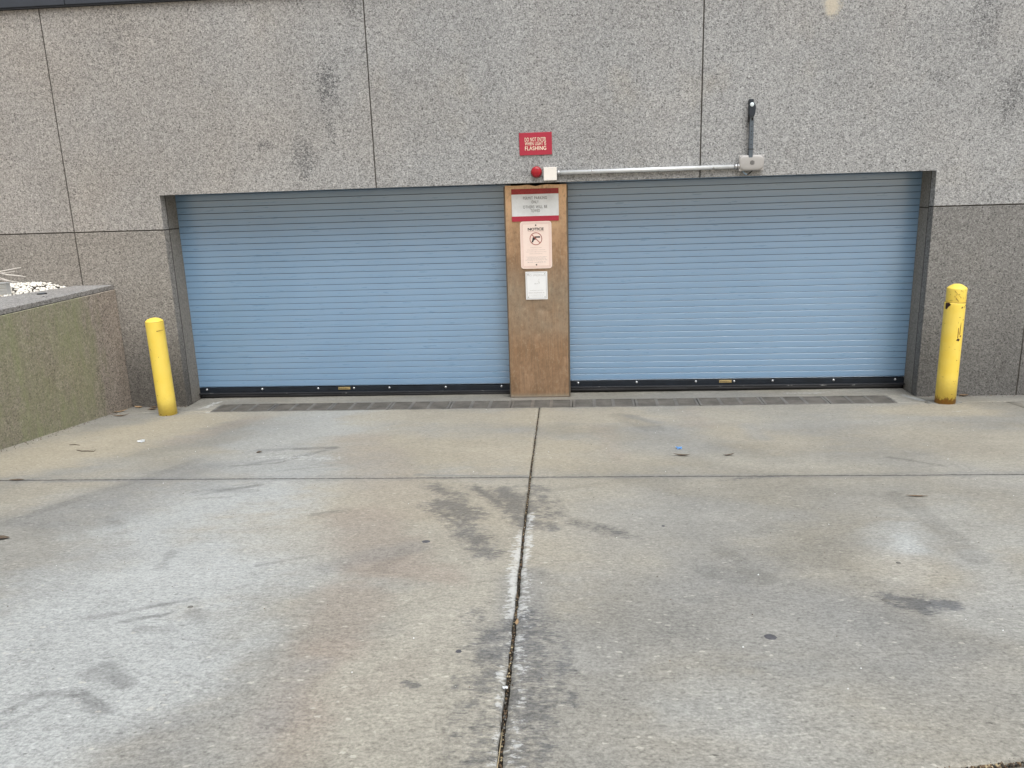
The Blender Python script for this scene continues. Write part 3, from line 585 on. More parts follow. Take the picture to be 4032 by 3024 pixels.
# ================================================================ ROLL-UP DOORS
def door(xa,xb,za,zb,n,bolts,plate,label,dz):
    r=empty('roll_up_door',((xa+xb)/2,DJ,za-.12));tag(r,label,'garage door','blue roll-up garage doors')
    p=(zb-za)/n;b=MB();rows=[]
    prof=[(.020,.0010),(.0003,.0012),(0,.0022),(-.0004,p*.5),(0,p-.0052),(.0010,p-.0040),(.0028,p-.0030),(.020,p-.0025)]
    prev=None
    NX=10;xsn=[xa+(xb-xa)*i/NX for i in range(NX+1)]
    for k in range(-1,n+2):
        oy=random.gauss(0,.0007);sl=random.gauss(0,.0009)
        for j,(dy,dzz) in enumerate(prof):
            if k==-1 and dzz<p*.55: continue
            row=[b.b.verts.new((x,DJ+dy+oy+.0015*math.sin(x*1.3+k*.7)*0.3,za+p*k+dzz+sl*(i/NX-.5)+(x-xa)*.0015)) for i,x in enumerate(xsn)]
            if prev:
                for i in range(NX):
                    f=b.b.faces.new((prev[i],prev[i+1],row[i+1],row[i]));f.smooth=False;f.material_index=1 if j in(0,1,len(prof)-1) else 0
            prev=row
    b.build('curtain',[M['blue'],M['gap']],r)
    zt=za-.020-.0
    b=MB();b.box(xa,xb,DJ-.004,DJ+.03,zt-.052,zt+.004,.001);b.build('bottom_bar',M['blackbar'],r)
    b=MB();b.box(xa,xb,DJ-.034,DJ+.02,zt-.058,zt-.0525,.0012);b.box(xa,xb,DJ-.034,DJ-.029,zt-.068,zt-.0585,.001);b.build('angle_strip',M['ledge'],r)
    b=MB();xs=np.arange(xa+.012,xb-.01,.06);pts=[(x,DJ-.008+.002*math.sin(x*9),zt-.090+.0015*math.sin(x*5)+(x-xa)*.001) for x in xs];b.tube(pts,[.024+.002*random.random() for _ in pts],10);b.build('rubber_seal',M['rubber'],r)
    b=MB();b.box(xa,xb,DJ+.012,DJ+.05,-.05,zt-.05);b.build('seal_backing',M['rubber'],r)
    for x in bolts:
        b=MB();b.lathe([(.014,.0),(.0135,.0015),(.0085,.0025),(.008,.005),(.0065,.0085),(.004,.011),(.001,.012)],(x,DJ-.004,zt-.016),'-Y',16);b.build('bolt',M['steel'],r)
    b=MB();b.box(plate[0],plate[1],DJ-.0075,DJ-.0042,zt-.030,zt-.001,.001);pl=b.build('name_plate',M['brass'],r)
    b=MB();x=plate[0]+.012
    for row in(.010,.016,.022):
        x=plate[0]+.010
        while x<plate[1]-.035:
            w_=random.uniform(.008,.022);b.box(x,x+w_,DJ-.0084,DJ-.0076,zt-.001-row-.0015,zt-.001-row+.0015);x+=w_+.006
    b.build('engraving',M['ink_brown'],pl)
door(-.006,3.70,.119,2.221,31,(.079,.742,1.406,1.826,2.239,2.889,3.527),(1.645,1.784),'blue slatted roll-up garage door left of the metal pillar',0)
door(4.22,7.906,.150,2.221+.066,32,(4.389,5.037,5.686,6.101,6.515,7.165,7.813),(5.94,6.073),'blue slatted roll-up garage door right of the metal pillar',0)

# ================================================================ METAL PILLAR
PY=.13
p=empty('metal_pillar',(3.97,PY,0));tag(p,'weathered bronze-coloured metal pillar between the two blue doors','pillar')
b=MB();NX,NZ=26,90;prev=None
zb,zt=.012,2.284
for j in range(NZ+1):
    z=zb+(zt-zb)*j/NZ;row=[]
    for i in range(NX+1):
        u=i/NX;x=3.652+(4.288-3.652)*u+.004*(z/2.3);y=PY
        y+=-.0022*math.sin(u*5+z*2.1)-.0018*math.sin(z*4.4+u*3)
        for(dx,dz_,dr,dd)in((4.02,.98,.03,.010),(3.98,.72,.035,.008),(4.27,.46,.02,.006),(4.24,2.2,.06,-.006),(3.9,1.05,.05,.003)):
            q=((x-dx)**2+(z-dz_)**2)/dr**2;y+=dd*math.exp(-q)
        zz=z
        if j==NZ: zz-=.006*abs(math.sin(u*9))+.010*math.exp(-((u-.5)/.06)**2)
        row.append(b.b.verts.new((x,y,zz)))
    if prev:
        for i in range(NX):
            f=b.b.faces.new((prev[i],prev[i+1],row[i+1],row[i]));f.smooth=True
    prev=row
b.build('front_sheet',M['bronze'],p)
b=MB();b.box(3.640,3.648,PY+.004,.60,.010,2.27,.002);b.box(4.292,4.304,PY+.004,.60,.010,2.27,.002);b.box(3.646,3.657,PY-.001,PY+.02,.012,2.262,.004,2);b.box(4.286,4.297,PY-.001,PY+.02,.012,2.262,.004,2);b.build('side_return',M['bronze_side'],p)
b=MB();b.box(3.66,4.28,PY+.012,.60,-.02,2.26);b.build('pillar_core',M['seam'],p)
b=MB();b.box(3.648,4.290,PY-.007,PY+.010,.004,.028,.003);b.build('base_strip',M['bronze_side'],p)

# ================================================================ lettering
def text(body,cx,cz,w,h,y,mat,parent,bold=0.,name='lettering',xsc=None,spacing=1.):
    cu=bpy.data.curves.new('t','FONT');cu.body=body;cu.align_x='CENTER';cu.align_y='CENTER';cu.extrude=.05;cu.fill_mode='BOTH';cu.offset=bold;cu.size=1;cu.resolution_u=6;cu.space_character=spacing;cu.space_word=1.25
    o=bpy.data.objects.new('t',cu);COL.objects.link(o);bpy.context.view_layer.update()
    dg=bpy.context.evaluated_depsgraph_get();me=bpy.data.meshes.new_from_object(o.evaluated_get(dg));bpy.data.objects.remove(o);bpy.data.curves.remove(cu)
    xs=[v.co.x for v in me.vertices];ys_=[v.co.y for v in me.vertices];x0,x1,y0,y1=min(xs),max(xs),min(ys_),max(ys_)
    b=MB();b.b.from_mesh(me);bpy.data.meshes.remove(me)
    for v in b.b.verts: v.co=Vector((cx+((v.co.x-x0)/(x1-x0)-.5)*w,y-v.co.z*.01,cz+((v.co.y-y0)/(y1-y0)-.5)*h))
    me=bpy.data.meshes.new(name);b.b.to_mesh(me);b.b.free();me.materials.clear();me.materials.append(M[mat])
    for p_ in me.polygons:p_.material_index=0
    o=bpy.data.objects.new(name,me);COL.objects.link(o);o.parent=parent;o.matrix_parent_inverse=parent_world(parent).inverted();return o
def rrect(x0,x1,z0,z1,r,n=6):
    pts=[]
    for cx,cz,a in((x1-r,z0+r,-90),(x1-r,z1-r,0),(x0+r,z1-r,90),(x0+r,z0+r,180)):
        for i in range(n+1):
            t=R(a+90*i/n);pts.append((cx+r*math.cos(t),cz+r*math.sin(t)))
    return pts
def frame(b,x0,x1,z0,z1,r,wd,y0,y1,n=6):
    A=rrect(x0,x1,z0,z1,r,n);B=rrect(x0+wd,x1-wd,z0+wd,z1-wd,max(r-wd,.0005),n);k=len(A)
    fa=[b.b.verts.new((x,y0,z)) for x,z in A];fb=[b.b.verts.new((x,y0,z)) for x,z in B];ga=[b.b.verts.new((x,y1,z)) for x,z in A];gb=[b.b.verts.new((x,y1,z)) for x,z in B]
    for i in range(k):
        j=(i+1)%k
        b.b.faces.new((fa[i],fa[j],fb[j],fb[i]));b.b.faces.new((fa[j],fa[i],ga[i],ga[j]));b.b.faces.new((fb[i],fb[j],gb[j],gb[i]))
# --- red warning sign on the wall
s=empty('warning_sign',(3.99,0,2.57));tag(s,'small red sign reading DO NOT ENTER WHEN LIGHT IS FLASHING on the granite wall','sign')
b=MB();b.prism([(3.829,2.572),(4.155,2.573),(4.156,2.790),(3.827,2.789)],-.010,-.002,.0015);b.build('sign_plate',M['red'],s)
zz=[2.7235,2.6835,2.6385]
text('DO NOT ENTER',3.990,zz[0],.213,.0375,-.0108,'cream',s,.006,spacing=1.05)
text('WHEN LIGHT IS',3.991,zz[1],.213,.0345,-.0108,'cream',s,.006,spacing=1.05)
text('FLASHING',3.991,zz[2],.213,.0385,-.0108,'cream',s,.006,spacing=1.05)
# --- permit sign
y=PY-.006
s=empty('permit_sign',(3.965,y,1.914));tag(s,'red and silver PERMIT PARKING ONLY sign at the top of the metal pillar','sign')
b=MB();b.box(3.722,4.210,y-.003,y,1.965,2.190,.001);b.build('sign_plate',M['silver'],s)
b=MB();b.box(3.7215,4.2105,y-.0042,y+.001,2.1895,2.244,.001);b.build('top_band',M['red_dark'],s)
b=MB();b.box(3.7205,4.2095,y-.0042,y+.001,1.914,1.9665,.001);b.build('bottom_band',M['red'],s)
for t_,zc_,w_ in(('PERMIT PARKING',2.150,.246),('ONLY',2.110,.072),('OTHERS WILL BE',2.060,.250),('TOWED',2.0205,.096)):
    text(t_,3.966,zc_,w_,.0295,y-.0038,'black',s,.0,spacing=1.12)
# --- notice sign
y=PY-.007
s=empty('notice_sign',(3.966,y,1.42));tag(s,'faded pinkish NOTICE sign with a crossed-out handgun on the pillar','sign')
x0,x1,z0,z1=3.8025,4.1305,1.423,1.913
b=MB();b.prism(rrect(x0,x1,z0,z1,.030),y-.002,y+.0005,.0012);b.build('sign_plate',M['pinkwhite'],s)
b=MB();frame(b,x0+.012,x1-.012,z0+.012,z1-.012,.022,.0022,y-.0026,y-.0015);frame(b,x0+.024,x1-.024,z0+.024,z1-.024,.006,.0022,y-.0026,y-.0015);b.build('border_line',M['pinkline'],s)
text('NOTICE',3.966,1.833,.166,.028,y-.0026,'black',s,.035)
b=MB();b.box(3.882,4.052,y-.0026,y-.0018,1.8100,1.8125);b.build('underline',M['pinkline'],s)
for zc_ in(1.873,1.463):
    b=MB();b.lathe([(.0075,0),(.0075,.0022),(.004,.004)],(3.966,y-.0018,zc_),'-Y',16);b.build('screw',M['black'],s)
cx,cz=3.966,1.733
b=MB();outl=[(-.050,-.042),(-.034,-.046),(-.022,-.018),(-.002,-.012),(.004,-.002),(.004,.008),(.046,.006),(.049,.022),(.044,.024),(-.010,.022),(-.030,.014),(-.036,.010),(-.040,-.006)]
b.prism([(cx+a*.92,cz+c_*.92+.004) for a,c_ in outl],y-.0028,y-.0018);b.build('handgun_symbol',M['black'],s)
b=MB();nn=40
for r0,r1 in((.058,.066),):
    rings=[[b.b.verts.new((cx+r*math.cos(2*math.pi*i/nn),yy,cz+r*math.sin(2*math.pi*i/nn))) for i in range(nn)] for r,yy in((r0,y-.0018),(r0,y-.0034),(r1,y-.0034),(r1,y-.0018))]
    for A,B in zip(rings,rings[1:]):
        for i in range(nn): b.b.faces.new((A[i],A[(i+1)%nn],B[(i+1)%nn],B[i]))
b.box(cx-.062,cx+.062,y-.0040,y-.0030,cz-.0045,cz+.0045,rot=Matrix.Rotation(R(45),3,'Y'));b.build('prohibition_ring',M['symred'],s)
def faded(parent,cx,rows,mat,y,name='faded_print'):
    b=MB()
    for zc_,w_,hh in rows:
        x=cx-w_/2
        while x<cx+w_/2-.004:
            l=random.uniform(.005,.02);l=min(l,cx+w_/2-x)
            xx=x
            while xx<x+l-.001:
                k=random.uniform(.0016,.0032);b.box(xx,xx+k*.62,y,y+.0006,zc_-hh/2*random.uniform(.5,1),zc_+hh/2*random.uniform(.6,1));xx+=k
            x+=l+.004
    return b.build(name,M[mat],parent)
faded(s,3.966,[(1.642,.12,.009),(1.618,.19,.008),(1.598,.22,.008),(1.578,.14,.008)],'faint',y-.0026)
faded(s,3.968,[(1.545,.225,.004),(1.534,.19,.004),(1.523,.20,.004),(1.512,.235,.004),(1.490,.19,.006)],'greyprint',y-.0026)
# --- no smoking sign
s=empty('no_smoking_sign',(3.96,y,1.093));tag(s,'small faded white NO SMOKING sign low on the metal pillar','sign')
x0,x1,z0,z1=3.846,4.077,1.095,1.391
b=MB();b.box(x0,x1,y-.002,y+.0005,z0,z1,.0008);b.build('sign_plate',M['white'],s)
b=MB();frame(b,x0+.011,x1-.011,z0+.011,z1-.011,.001,.0028,y-.0026,y-.0015,1);b.build('border_line',M['greyprint'],s)
text('NO SMOKING',3.961,1.353,.190,.021,y-.0026,'faint2',s,.0)
faded(s,3.958,[(1.262,.038,.007)],'greyprint',y-.0026,'cigarette_print')
b=MB();b.tube([(3.985+.008*math.sin(k*1.1),y-.0024,1.262+k*.0075) for k in range(8)],.0012,5);b.tube([(3.990+.007*math.cos(k*1.3),y-.0024,1.266+k*.006) for k in range(6)],.0010,5);b.build('smoke_print',M['faint2'],s)
faded(s,3.962,[(1.192,.15,.007),(1.166,.175,.013),(1.141,.16,.007),(1.122,.13,.006)],'faint2',y-.0026)
for a,c_ in((x0+.028,z1-.026),(x1-.028,z1-.026),(x0+.028,z0+.026),(x1-.028,z0+.026)):
    b=MB();b.lathe([(.0045,0),(.004,.002),(.001,.0026)],(a,y-.0018,c_),'-Y',10);b.build('screw',M['black'],s)

# ================================================================ wall fittings
s=empty('warning_light',(3.994,0,2.405));tag(s,'round red warning light on the wall beside the ivory box','warning light')
b=MB();b.lathe([(.056,0),(.056,.012),(.053,.016)],(3.994,-.001,2.407),'-Y',40);b.build('base_ring',M['red_dark'],s)
b=MB();b.lathe([(.050,.014),(.0505,.035),(.0485,.044),(.044,.050),(.034,.0545),(.018,.057),(.001,.058)],(3.994,-.001,2.407),'-Y',40);b.build('lens',M['lens'],s)
s=empty('junction_box',(4.133,0,2.32));tag(s,'square ivory junction box at the left end of the wall conduit','junction box')
b=MB();b.box(4.071,4.197,-.050,-.001,2.322,2.446,.003,2);b.build('box_body',M['ivory'],s)
b=MB();b.box(4.0685,4.1995,-.057,-.0505,2.3195,2.4485,.003,2);b.build('cover_plate',M['ivory'],s)
for a in(-.026,.026):
    for c_ in(-.050,.050):
        b=MB();b.lathe([(.0045,0),(.004,.0015),(.001,.002)],(4.133+a,-.057,2.384+c_),'-Y',10);b.build('screw',M['galv'],s)
s=empty('conduit',(5.08,0,2.39));tag(s,'long galvanised conduit pipe running along the wall above the right door','conduit')
b=MB();b.cyl((4.205,-.026,2.392),(5.985,-.026,2.395),.0205,n=20);b.build('pipe',M['galv'],s)
b=MB();b.cyl((4.199,-.027,2.392),(4.235,-.027,2.392),.0250,n=16);b.build('fitting',M['steel'],s)
b=MB();b.cyl((5.950,-.027,2.395),(5.985,-.027,2.395),.0250,n=16);b.cyl((5.9845,-.027,2.395),(6.0,-.027,2.395),.031,n=6);b.build('fitting',M['steel'],s)
for x in(4.553,5.748):
    b=MB();b.cyl((x-.010,-.026,2.393),(x+.010,-.026,2.393),.0205,n=20);b.box(x-.011,x+.011,-.004,-.0015,2.362,2.424,.001);b.cyl((x,-.0465,2.393),(x,-.0525,2.393),.006,n=6);b.build('clamp',M['steel'],s)
# grey reader / sounder box
s=empty('speaker_box',(6.115,0,2.35));tag(s,'grey plastic sounder box with round slotted vent at the right end of the conduit','speaker box')
b=MB();b.prism(rrect(6.000,6.228,2.356,2.494,.012),-.040,-.001,.002);b.build('box_body',M['boxgrey'],s)
b=MB()
NXs,NZs=40,26;x0,x1,z0,z1=5.992,6.236,2.349,2.501;prev=None;grid=[]
for j in range(NZs+1):
    row=[]
    for i in range(NXs+1):
        u=i/NXs*2-1;v=j/NZs*2-1;q=(abs(u)**3.2/.93+abs(v)**3.2/1.0)
        bow=.004*(1-u*u)
        dome=.016*max(0,1-q)**.35 if q<1 else 0
        row.append(b.b.verts.new(((x0+x1)/2+u*(x1-x0)/2*(1-.015*(1-v)*.5),-.046-dome,(z0+z1)/2+v*((z1-z0)/2-bow*.5))))
    grid.append(row)
for j in range(NZs):
    for i in range(NXs):
        f=b.b.faces.new((grid[j][i],grid[j][i+1],grid[j+1][i+1],grid[j+1][i]));f.smooth=True
rim=[grid[0][i] for i in range(NXs+1)]+[grid[j][NXs] for j in range(1,NZs+1)]+[grid[NZs][i] for i in range(NXs-1,-1,-1)]+[grid[j][0] for j in range(NZs-1,0,-1)]
back=[b.b.verts.new(v.co+Vector((0,.006,0))) for v in rim]
for i in range(len(rim)):
    k=(i+1)%len(rim);b.b.faces.new((rim[k],rim[i],back[i],back[k]))
b.b.faces.new(back);b.build('front_cover',M['boxgrey'],s)
for i in range(5):
    a=(i-2)*.0088;hh=math.sqrt(max(.0235**2-a*a,0))*.93;b=MB();b.box(6.118+a-.0022,6.118+a+.0022,-.0640,-.0605,2.427-hh,2.427+hh,.0008);b.build('vent_slot',M['darkslot'],s)
b=MB();b.box(6.030,6.068,-.0634,-.0605,2.424,2.427,.0008);b.build('badge_groove',M['faint2'],s)
for a,c_ in((6.005,2.486),(6.223,2.486)):
    b=MB();b.lathe([(.006,0),(.005,.003),(.001,.004)],(a,-.046,c_),'-Y',12);b.build('screw',M['steel'],s)
# sensor arm
s=empty('sensor_arm',(6.10,0,2.5));tag(s,'slate-coloured upright sensor arm with white reflector rising behind the grey box','sensor arm')
b=MB();b.prism([(6.082,2.47),(6.122,2.47),(6.120,2.70),(6.116,2.865),(6.078,2.865),(6.082,2.70)],-.060,-.022,.004);a_=b.build('tube',M['slate'],s)
for zc_ in(2.765,2.722,2.688,2.645,2.600):
    b=MB();b.box(6.094,6.106,-.0622,-.0595,zc_-.003,zc_+.003,.001);b.build('notch',M['darkslot'],a_)
b=MB();b.box(6.078,6.124,-.064,-.020,2.553,2.559,.001);b.build('band',M['darkslot'],s)
b=MB();b.prism([(6.072,2.845),(6.078,2.862),(6.118,2.862),(6.126,2.890),(6.130,2.950),(6.118,2.985),(6.072,2.985),(6.066,2.93)],-.078,-.012,.005);b.build('housing',M['slate_dark'],s)
b=MB();b.prism([(6.064,2.806),(6.078,2.806),(6.080,2.885),(6.070,2.885)],-.066,-.02,.002);b.box(6.096,6.112,-.064,-.0585,2.822,2.848,.001);b.build('latch',M['darkslot'],s)
b=MB();b.box(6.070,6.112,-.050,-.002,2.978,3.022,.003);b.build('top_bracket',M['slate_dark'],s)
b=MB();b.lathe([(.0195,0),(.0195,.004),(.015,.006),(.001,.007)],(6.091,-.078,2.968),'-Y',20);b.build('reflector',M['lenswhite'],s)
s=empty('cable_loop',(6.09,-.03,2.33));tag(s,'short loop of cable hanging below the grey sounder box','cable')
pts=[(6.033+.045*t,-.030,2.352-.036*math.sin(t*math.pi/2*1.0)) for t in[i/7 for i in range(8)]]
b=MB();b.tube(pts,.0062,8);b.build('grey_cable',M['cable_blue'],s)
pts=[(6.078+.052*t,-.030,2.317+.038*(1-math.cos(t*math.pi/2))) for t in[i/7 for i in range(8)]]
b=MB();b.tube(pts,.0062,8);b.build('black_cable',M['rubber'],s)

# ================================================================ BOLLARDS
def bol(name,loc,label):
    r=empty(name,loc);tag(r,label,'bollard','yellow steel bollards');return r
x,y=.040,-.500;z=gzf(x,y);r=bol('bollard',(x,y,z-.02),'plain yellow bollard with rounded top in front of the left stone pier')
def pst(prof,mat,nm,par,n=56):
    b=MB();b.lathe([(a,h) for a,h in prof],(0,0,0),'Z',n)
    o=b.build(nm,M[mat]);o.parent=par;return o
r.rotation_euler=(0,R(-.7),0)
body=pst([(.092,0),(.0915,.2),(.091,.6),(.0902,1.005),(.0902,1.020),(.0896,1.0235),(.0865,1.027),(.079,1.036),(.064,1.047),(.044,1.055),(.022,1.060),(.002,1.061)],'yellow','post_body',r)
b=MB();b.lathe([(.0896,1.0215),(.0908,1.0235),(.0890,1.0255)],(0,0,0),'Z',48);o=b.build('cap_seam',M['crease']);o.parent=r
def onpost(par,zc,ang,rad,pts,mat,name):
    """irregular flake lying on the post surface; ang degrees from the camera side"""
    b=MB();vs=[]
    for a,h in pts:
        t=R(-90+ang)+a/rad;vs.append(b.b.verts.new((rad*math.cos(t),rad*math.sin(t),zc+h)))
    f=b.b.faces.new(vs);bmesh.ops.triangulate(b.b,faces=[f]);bmesh.ops.subdivide_edges(b.b,edges=b.b.edges[:],cuts=1)
    for v in b.b.verts:
        k=rad/math.hypot(v.co.x,v.co.y);v.co.x*=k;v.co.y*=k
    bmesh.ops.solidify(b.b,geom=b.b.faces[:],thickness=-.0008)
    o=b.build(name,M[mat]);o.parent=par
    return o
def flake(w_,h_,n=9):
    return [(math.cos(2*math.pi*i/n)*w_*random.uniform(.5,1),math.sin(2*math.pi*i/n)*h_*random.uniform(.5,1)) for i in range(n)]
for zc_,an,w_,h_ in((.93,34,.0035,.008),(.66,22,.003,.006),(.41,-8,.006,.003),(.75,-28,.006,.003),(.25,-26,.005,.008),(.045,-25,.020,.006),(.035,15,.008,.010),(.06,-42,.008,.008)):
    onpost(r,zc_,an,.0918,flake(w_,h_),'crease','paint_chip')
b=MB();b.lathe([(.106,0),(.103,.004),(.094,.0215)],(0,0,.004),'Z',40);o=b.build('grout_collar',M['grout']);o.parent=r
for v in o.data.vertices: v.co.x*=1+random.uniform(-.05,.06);v.co.y*=1+random.uniform(-.05,.06)
x,y=8.013,-.405;z=gzf(x,y);r=bol('bollard',(x,y,z-.02),'taller chipped yellow bollard with domed cap and rusty foot by the right pier')
body=pst([(.0935,0),(.093,.3),(.0925,.98),(.0915,1.018),(.089,1.026)],'yellow_rust','post_body',r)
cp=pst([(.0865,1.015),(.0875,1.026),(.0885,1.155),(.087,1.162),(.080,1.169),(.064,1.180),(.046,1.192),(.027,1.199),(.002,1.202)],'yellow_rust','cap',r);cp.location=(.004,0,0)
b=MB();b.lathe([(.0895,1.0245),(.0910,1.0275),(.0895,1.0305)],(.004,0,0),'Z',48);o=b.build('cap_seam',M['crease']);o.parent=r
onpost(r,.985,-62,.0937,[(-.03,.038),(.012,.042),(.020,.030),(.006,.018),(.0,.0),(-.012,-.022),(-.03,-.020)],'chip','paint_chip')
onpost(r,1.000,56,.0937,[(-.022,-.004),(-.01,.004),(.01,.006),(.03,.014),(.032,.004),(.012,-.004),(-.004,-.002)],'chip','paint_chip')
onpost(r,.985,20,.0937,[(-.012,-.008),(-.004,.006),(.010,.008),(.006,-.004),(-.004,-.010)],'chip','paint_chip')
onpost(r,.988,37,.0937,[(-.008,-.003),(.0,.004),(.008,.002),(.004,-.004)],'chip','paint_chip')
onpost(r,.740,10,.0937,[(-.003,.05),(.002,.046),(.004,-.05),(-.004,-.052)],'chip_red','paint_chip')
onpost(r,.765,22,.0937,[(-.006,.02),(-.001,.075),(.003,.072),(.004,-.03),(-.003,-.05),(-.008,-.04)],'crease','paint_chip')
onpost(r,.700,30,.0937,[(-.012,.012),(.004,.014),(.010,.006),(.0,.0),(-.012,-.004)],'chip_red','paint_chip')
onpost(r,.668,14,.0937,[(-.020,-.004),(-.012,.005),(-.002,.002),(.006,.008),(.018,.010),(.012,-.004),(.004,-.012),(-.006,-.004)],'chip','paint_chip')
for zc_,an,w_,h_ in((.89,10,.010,.003),(.86,36,.003,.010),(.84,4,.002,.014),(.60,-30,.008,.002),(.58,0,.010,.002),(.47,18,.006,.006),(.36,35,.003,.005),(.30,-50,.014,.002),(.26,14,.008,.003),(.262,28,.007,.003),(.235,20,.006,.003),(.13,10,.009,.003),(1.07,-20,.006,.005)):
    onpost(r,zc_,an,.0937,flake(w_,h_),'crease','paint_chip')
for k in range(26):
    an=random.uniform(-70,70);rad=.0895;o=onpost(r,random.uniform(1.045,1.15),an,rad,flake(random.uniform(.004,.013),random.uniform(.0015,.003)),'crease','paint_chip');o.location=(.004,0,0)
b=MB();b.lathe([(.150,0),(.145,.0085),(.10,.011)],(0,0,.0135),'Z',40);o=b.build('grout_collar',M['grout']);o.parent=r
for v in o.data.vertices: k=1+random.uniform(-.10,.10);v.co.x*=k*1.15;v.co.y*=k*.8

# ================================================================ PLANTER
s=empty('planter_wall',(-1.0,-2,0));tag(s,'low mossy granite planter wall with grey stone cap at the left','planter wall')
b=MB();b.box(-.90,-.641,-4.6,.0-.003,-.5,1.316,.004);b.build('wall_face',M['granite_planter'],s)
b=MB();b.box(-.905,-.655,-4.59,-.004,1.3165,1.3225);b.build('cap_joint',M['seam'],s)
b=MB();top=[(-.655,-.003),(-1.085,-.003),(-1.34,-.90),(-1.34,-4.62),(-.655,-4.62)]
A=[b.b.verts.new((x,y,1.323)) for x,y in top];B=[b.b.verts.new((x,y,1.366)) for x,y in top];b.b.faces.new(A);f=b.b.faces.new(B[::-1])
for i in range(5): b.b.faces.new((A[i],A[(i+1)%5],B[(i+1)%5],B[i]))
bmesh.ops.bevel(b.b,geom=list(f.edges),offset=.004,segments=2,affect='EDGES',profile=.5);b.build('cap_stone',M['granite_cap'],s)
b=MB();b.box(-6,-1.28,-4.6,-.004,-.5,1.30);b.box(-1.28,-.901,-4.6,-.004,-.5,1.31);b.build('soil_fill',M['dirt'],s)
o=tag(MB(),) if False else None
d=empty('cap_disc',(-1.0,-.70,1.366));tag(d,'flat dark round fixture set on the grey planter cap','cap fixture')
b=MB();b.lathe([(.047,0),(.047,.006),(.040,.010),(.001,.010)],(-1.0,-.70,1.366),'Z',30);b.build('ring',M['rubber'],d)
b=MB();b.lathe([(.036,0),(.034,.0015),(.001,.0022)],(-.996,-.70,1.376),'Z',24);b.build('glass',M['slate'],d)
for x,y,l_ in((-.83,-.925,'small black spot on the planter cap nearer the dark round fixture'),(-.785,-.945,'small black spot on the planter cap nearer its outer edge')):
    b=MB();b.lathe([(.011,0),(.009,.003),(.001,.004)],(x,y,1.366),'Z',12);tag(b.build('gum_spot',M['gum']),l_,'gum spot')
# pebbles: one heap nobody could count
b=MB()
ico=bmesh.new();bmesh.ops.create_icosphere(ico,subdivisions=1,radius=1);iv=[v.co.copy() for v in ico.verts];iF=[[v.index for v in f.verts] for f in ico.faces];ico.free()
def stone(b,c,sx,sy,sz,mi=0):
    q=Euler((random.uniform(-.5,.5),random.uniform(-.5,.5),random.random()*6)).to_matrix()
    vs=[b.b.verts.new(Vector(c)+q@Vector((p.x*sx*random.uniform(.85,1.1),p.y*sy*random.uniform(.85,1.1),p.z*sz))) for p in iv]
    for f in iF:
        ff_=b.b.faces.new([vs[i] for i in f]);ff_.smooth=True;ff_.material_index=mi
for i in range(2300):
    y=-random.random()*1.5-.012;xe=-1.10-.25*min(1,-y/.9);x=xe-random.random()**1.2*.95
    d_=min(1,(xe-x)/.30);h=1.330+.075*d_*(1-.75*max(0,(-y-.62)/.3) if y<-.62 else 1)+random.uniform(-.006,.008)
    if y<-.62: h=min(h,1.345+random.uniform(-.004,.01))
    k=random.uniform(.010,.018);stone(b,(x,y,h),k*1.25,k,k*.7,1 if random.random()<.03 else 0)
tag(b.build('pebble_bed',[M['pebble'],M['pebble_dark']]),'white marble pebbles heaped behind the planter cap','pebbles',kind='stuff')
s=empty('ribbed_trough',(-1.7,-.62,1.34));tag(s,'ribbed aluminium trough end lying in the white pebbles','trough')
b=MB();x0,x1=-3.2,-1.395;b.box(x0,x1,-.66,-.60,1.340,1.474,.003)
for zc_ in(1.385,1.410,1.438,1.462): b.box(x0+.001,x1+.002,-.668,-.6605,zc_-.009,zc_+.007,.002)
b.build('trough_body',M['alu'],s)
b=MB();b.box(x0,x1+.004,-.674,-.592,1.4745,1.484,.002);b.build('trough_rim',M['alu'],s)
# bleached shrub
s=empty('dead_shrub',(-1.9,-.35,1.36));tag(s,'bare bleached shrub twigs reaching over the trough at the left edge','shrub')
b=MB()
for pts in ([(-2.1,-.45,1.50),(-1.85,-.42,1.535),(-1.66,-.36,1.555),(-1.52,-.33,1.566)],[(-1.66,-.36,1.555),(-1.58,-.36,1.535),(-1.47,-.35,1.523),(-1.40,-.34,1.508)],
    [(-2.1,-.45,1.50),(-1.80,-.42,1.545),(-1.55,-.36,1.590),(-1.44,-.33,1.606)],[(-2.1,-.45,1.50),(-1.75,-.42,1.515),(-1.55,-.40,1.475),(-1.42,-.40,1.455)],
    [(-2.1,-.45,1.50),(-1.9,-.44,1.60),(-1.74,-.42,1.645),(-1.66,-.40,1.665)],[(-1.9,-.44,1.52),(-1.72,-.40,1.535),(-1.60,-.42,1.50),(-1.52,-.42,1.478)],[(-2.1,-.45,1.36),(-2.1,-.45,1.50)]):
    n=len(pts);b.tube(pts,[.0055*(1-i/(n))+.0016 for i in range(n)],6)
b.build('branch',M['twigwhite'],s)
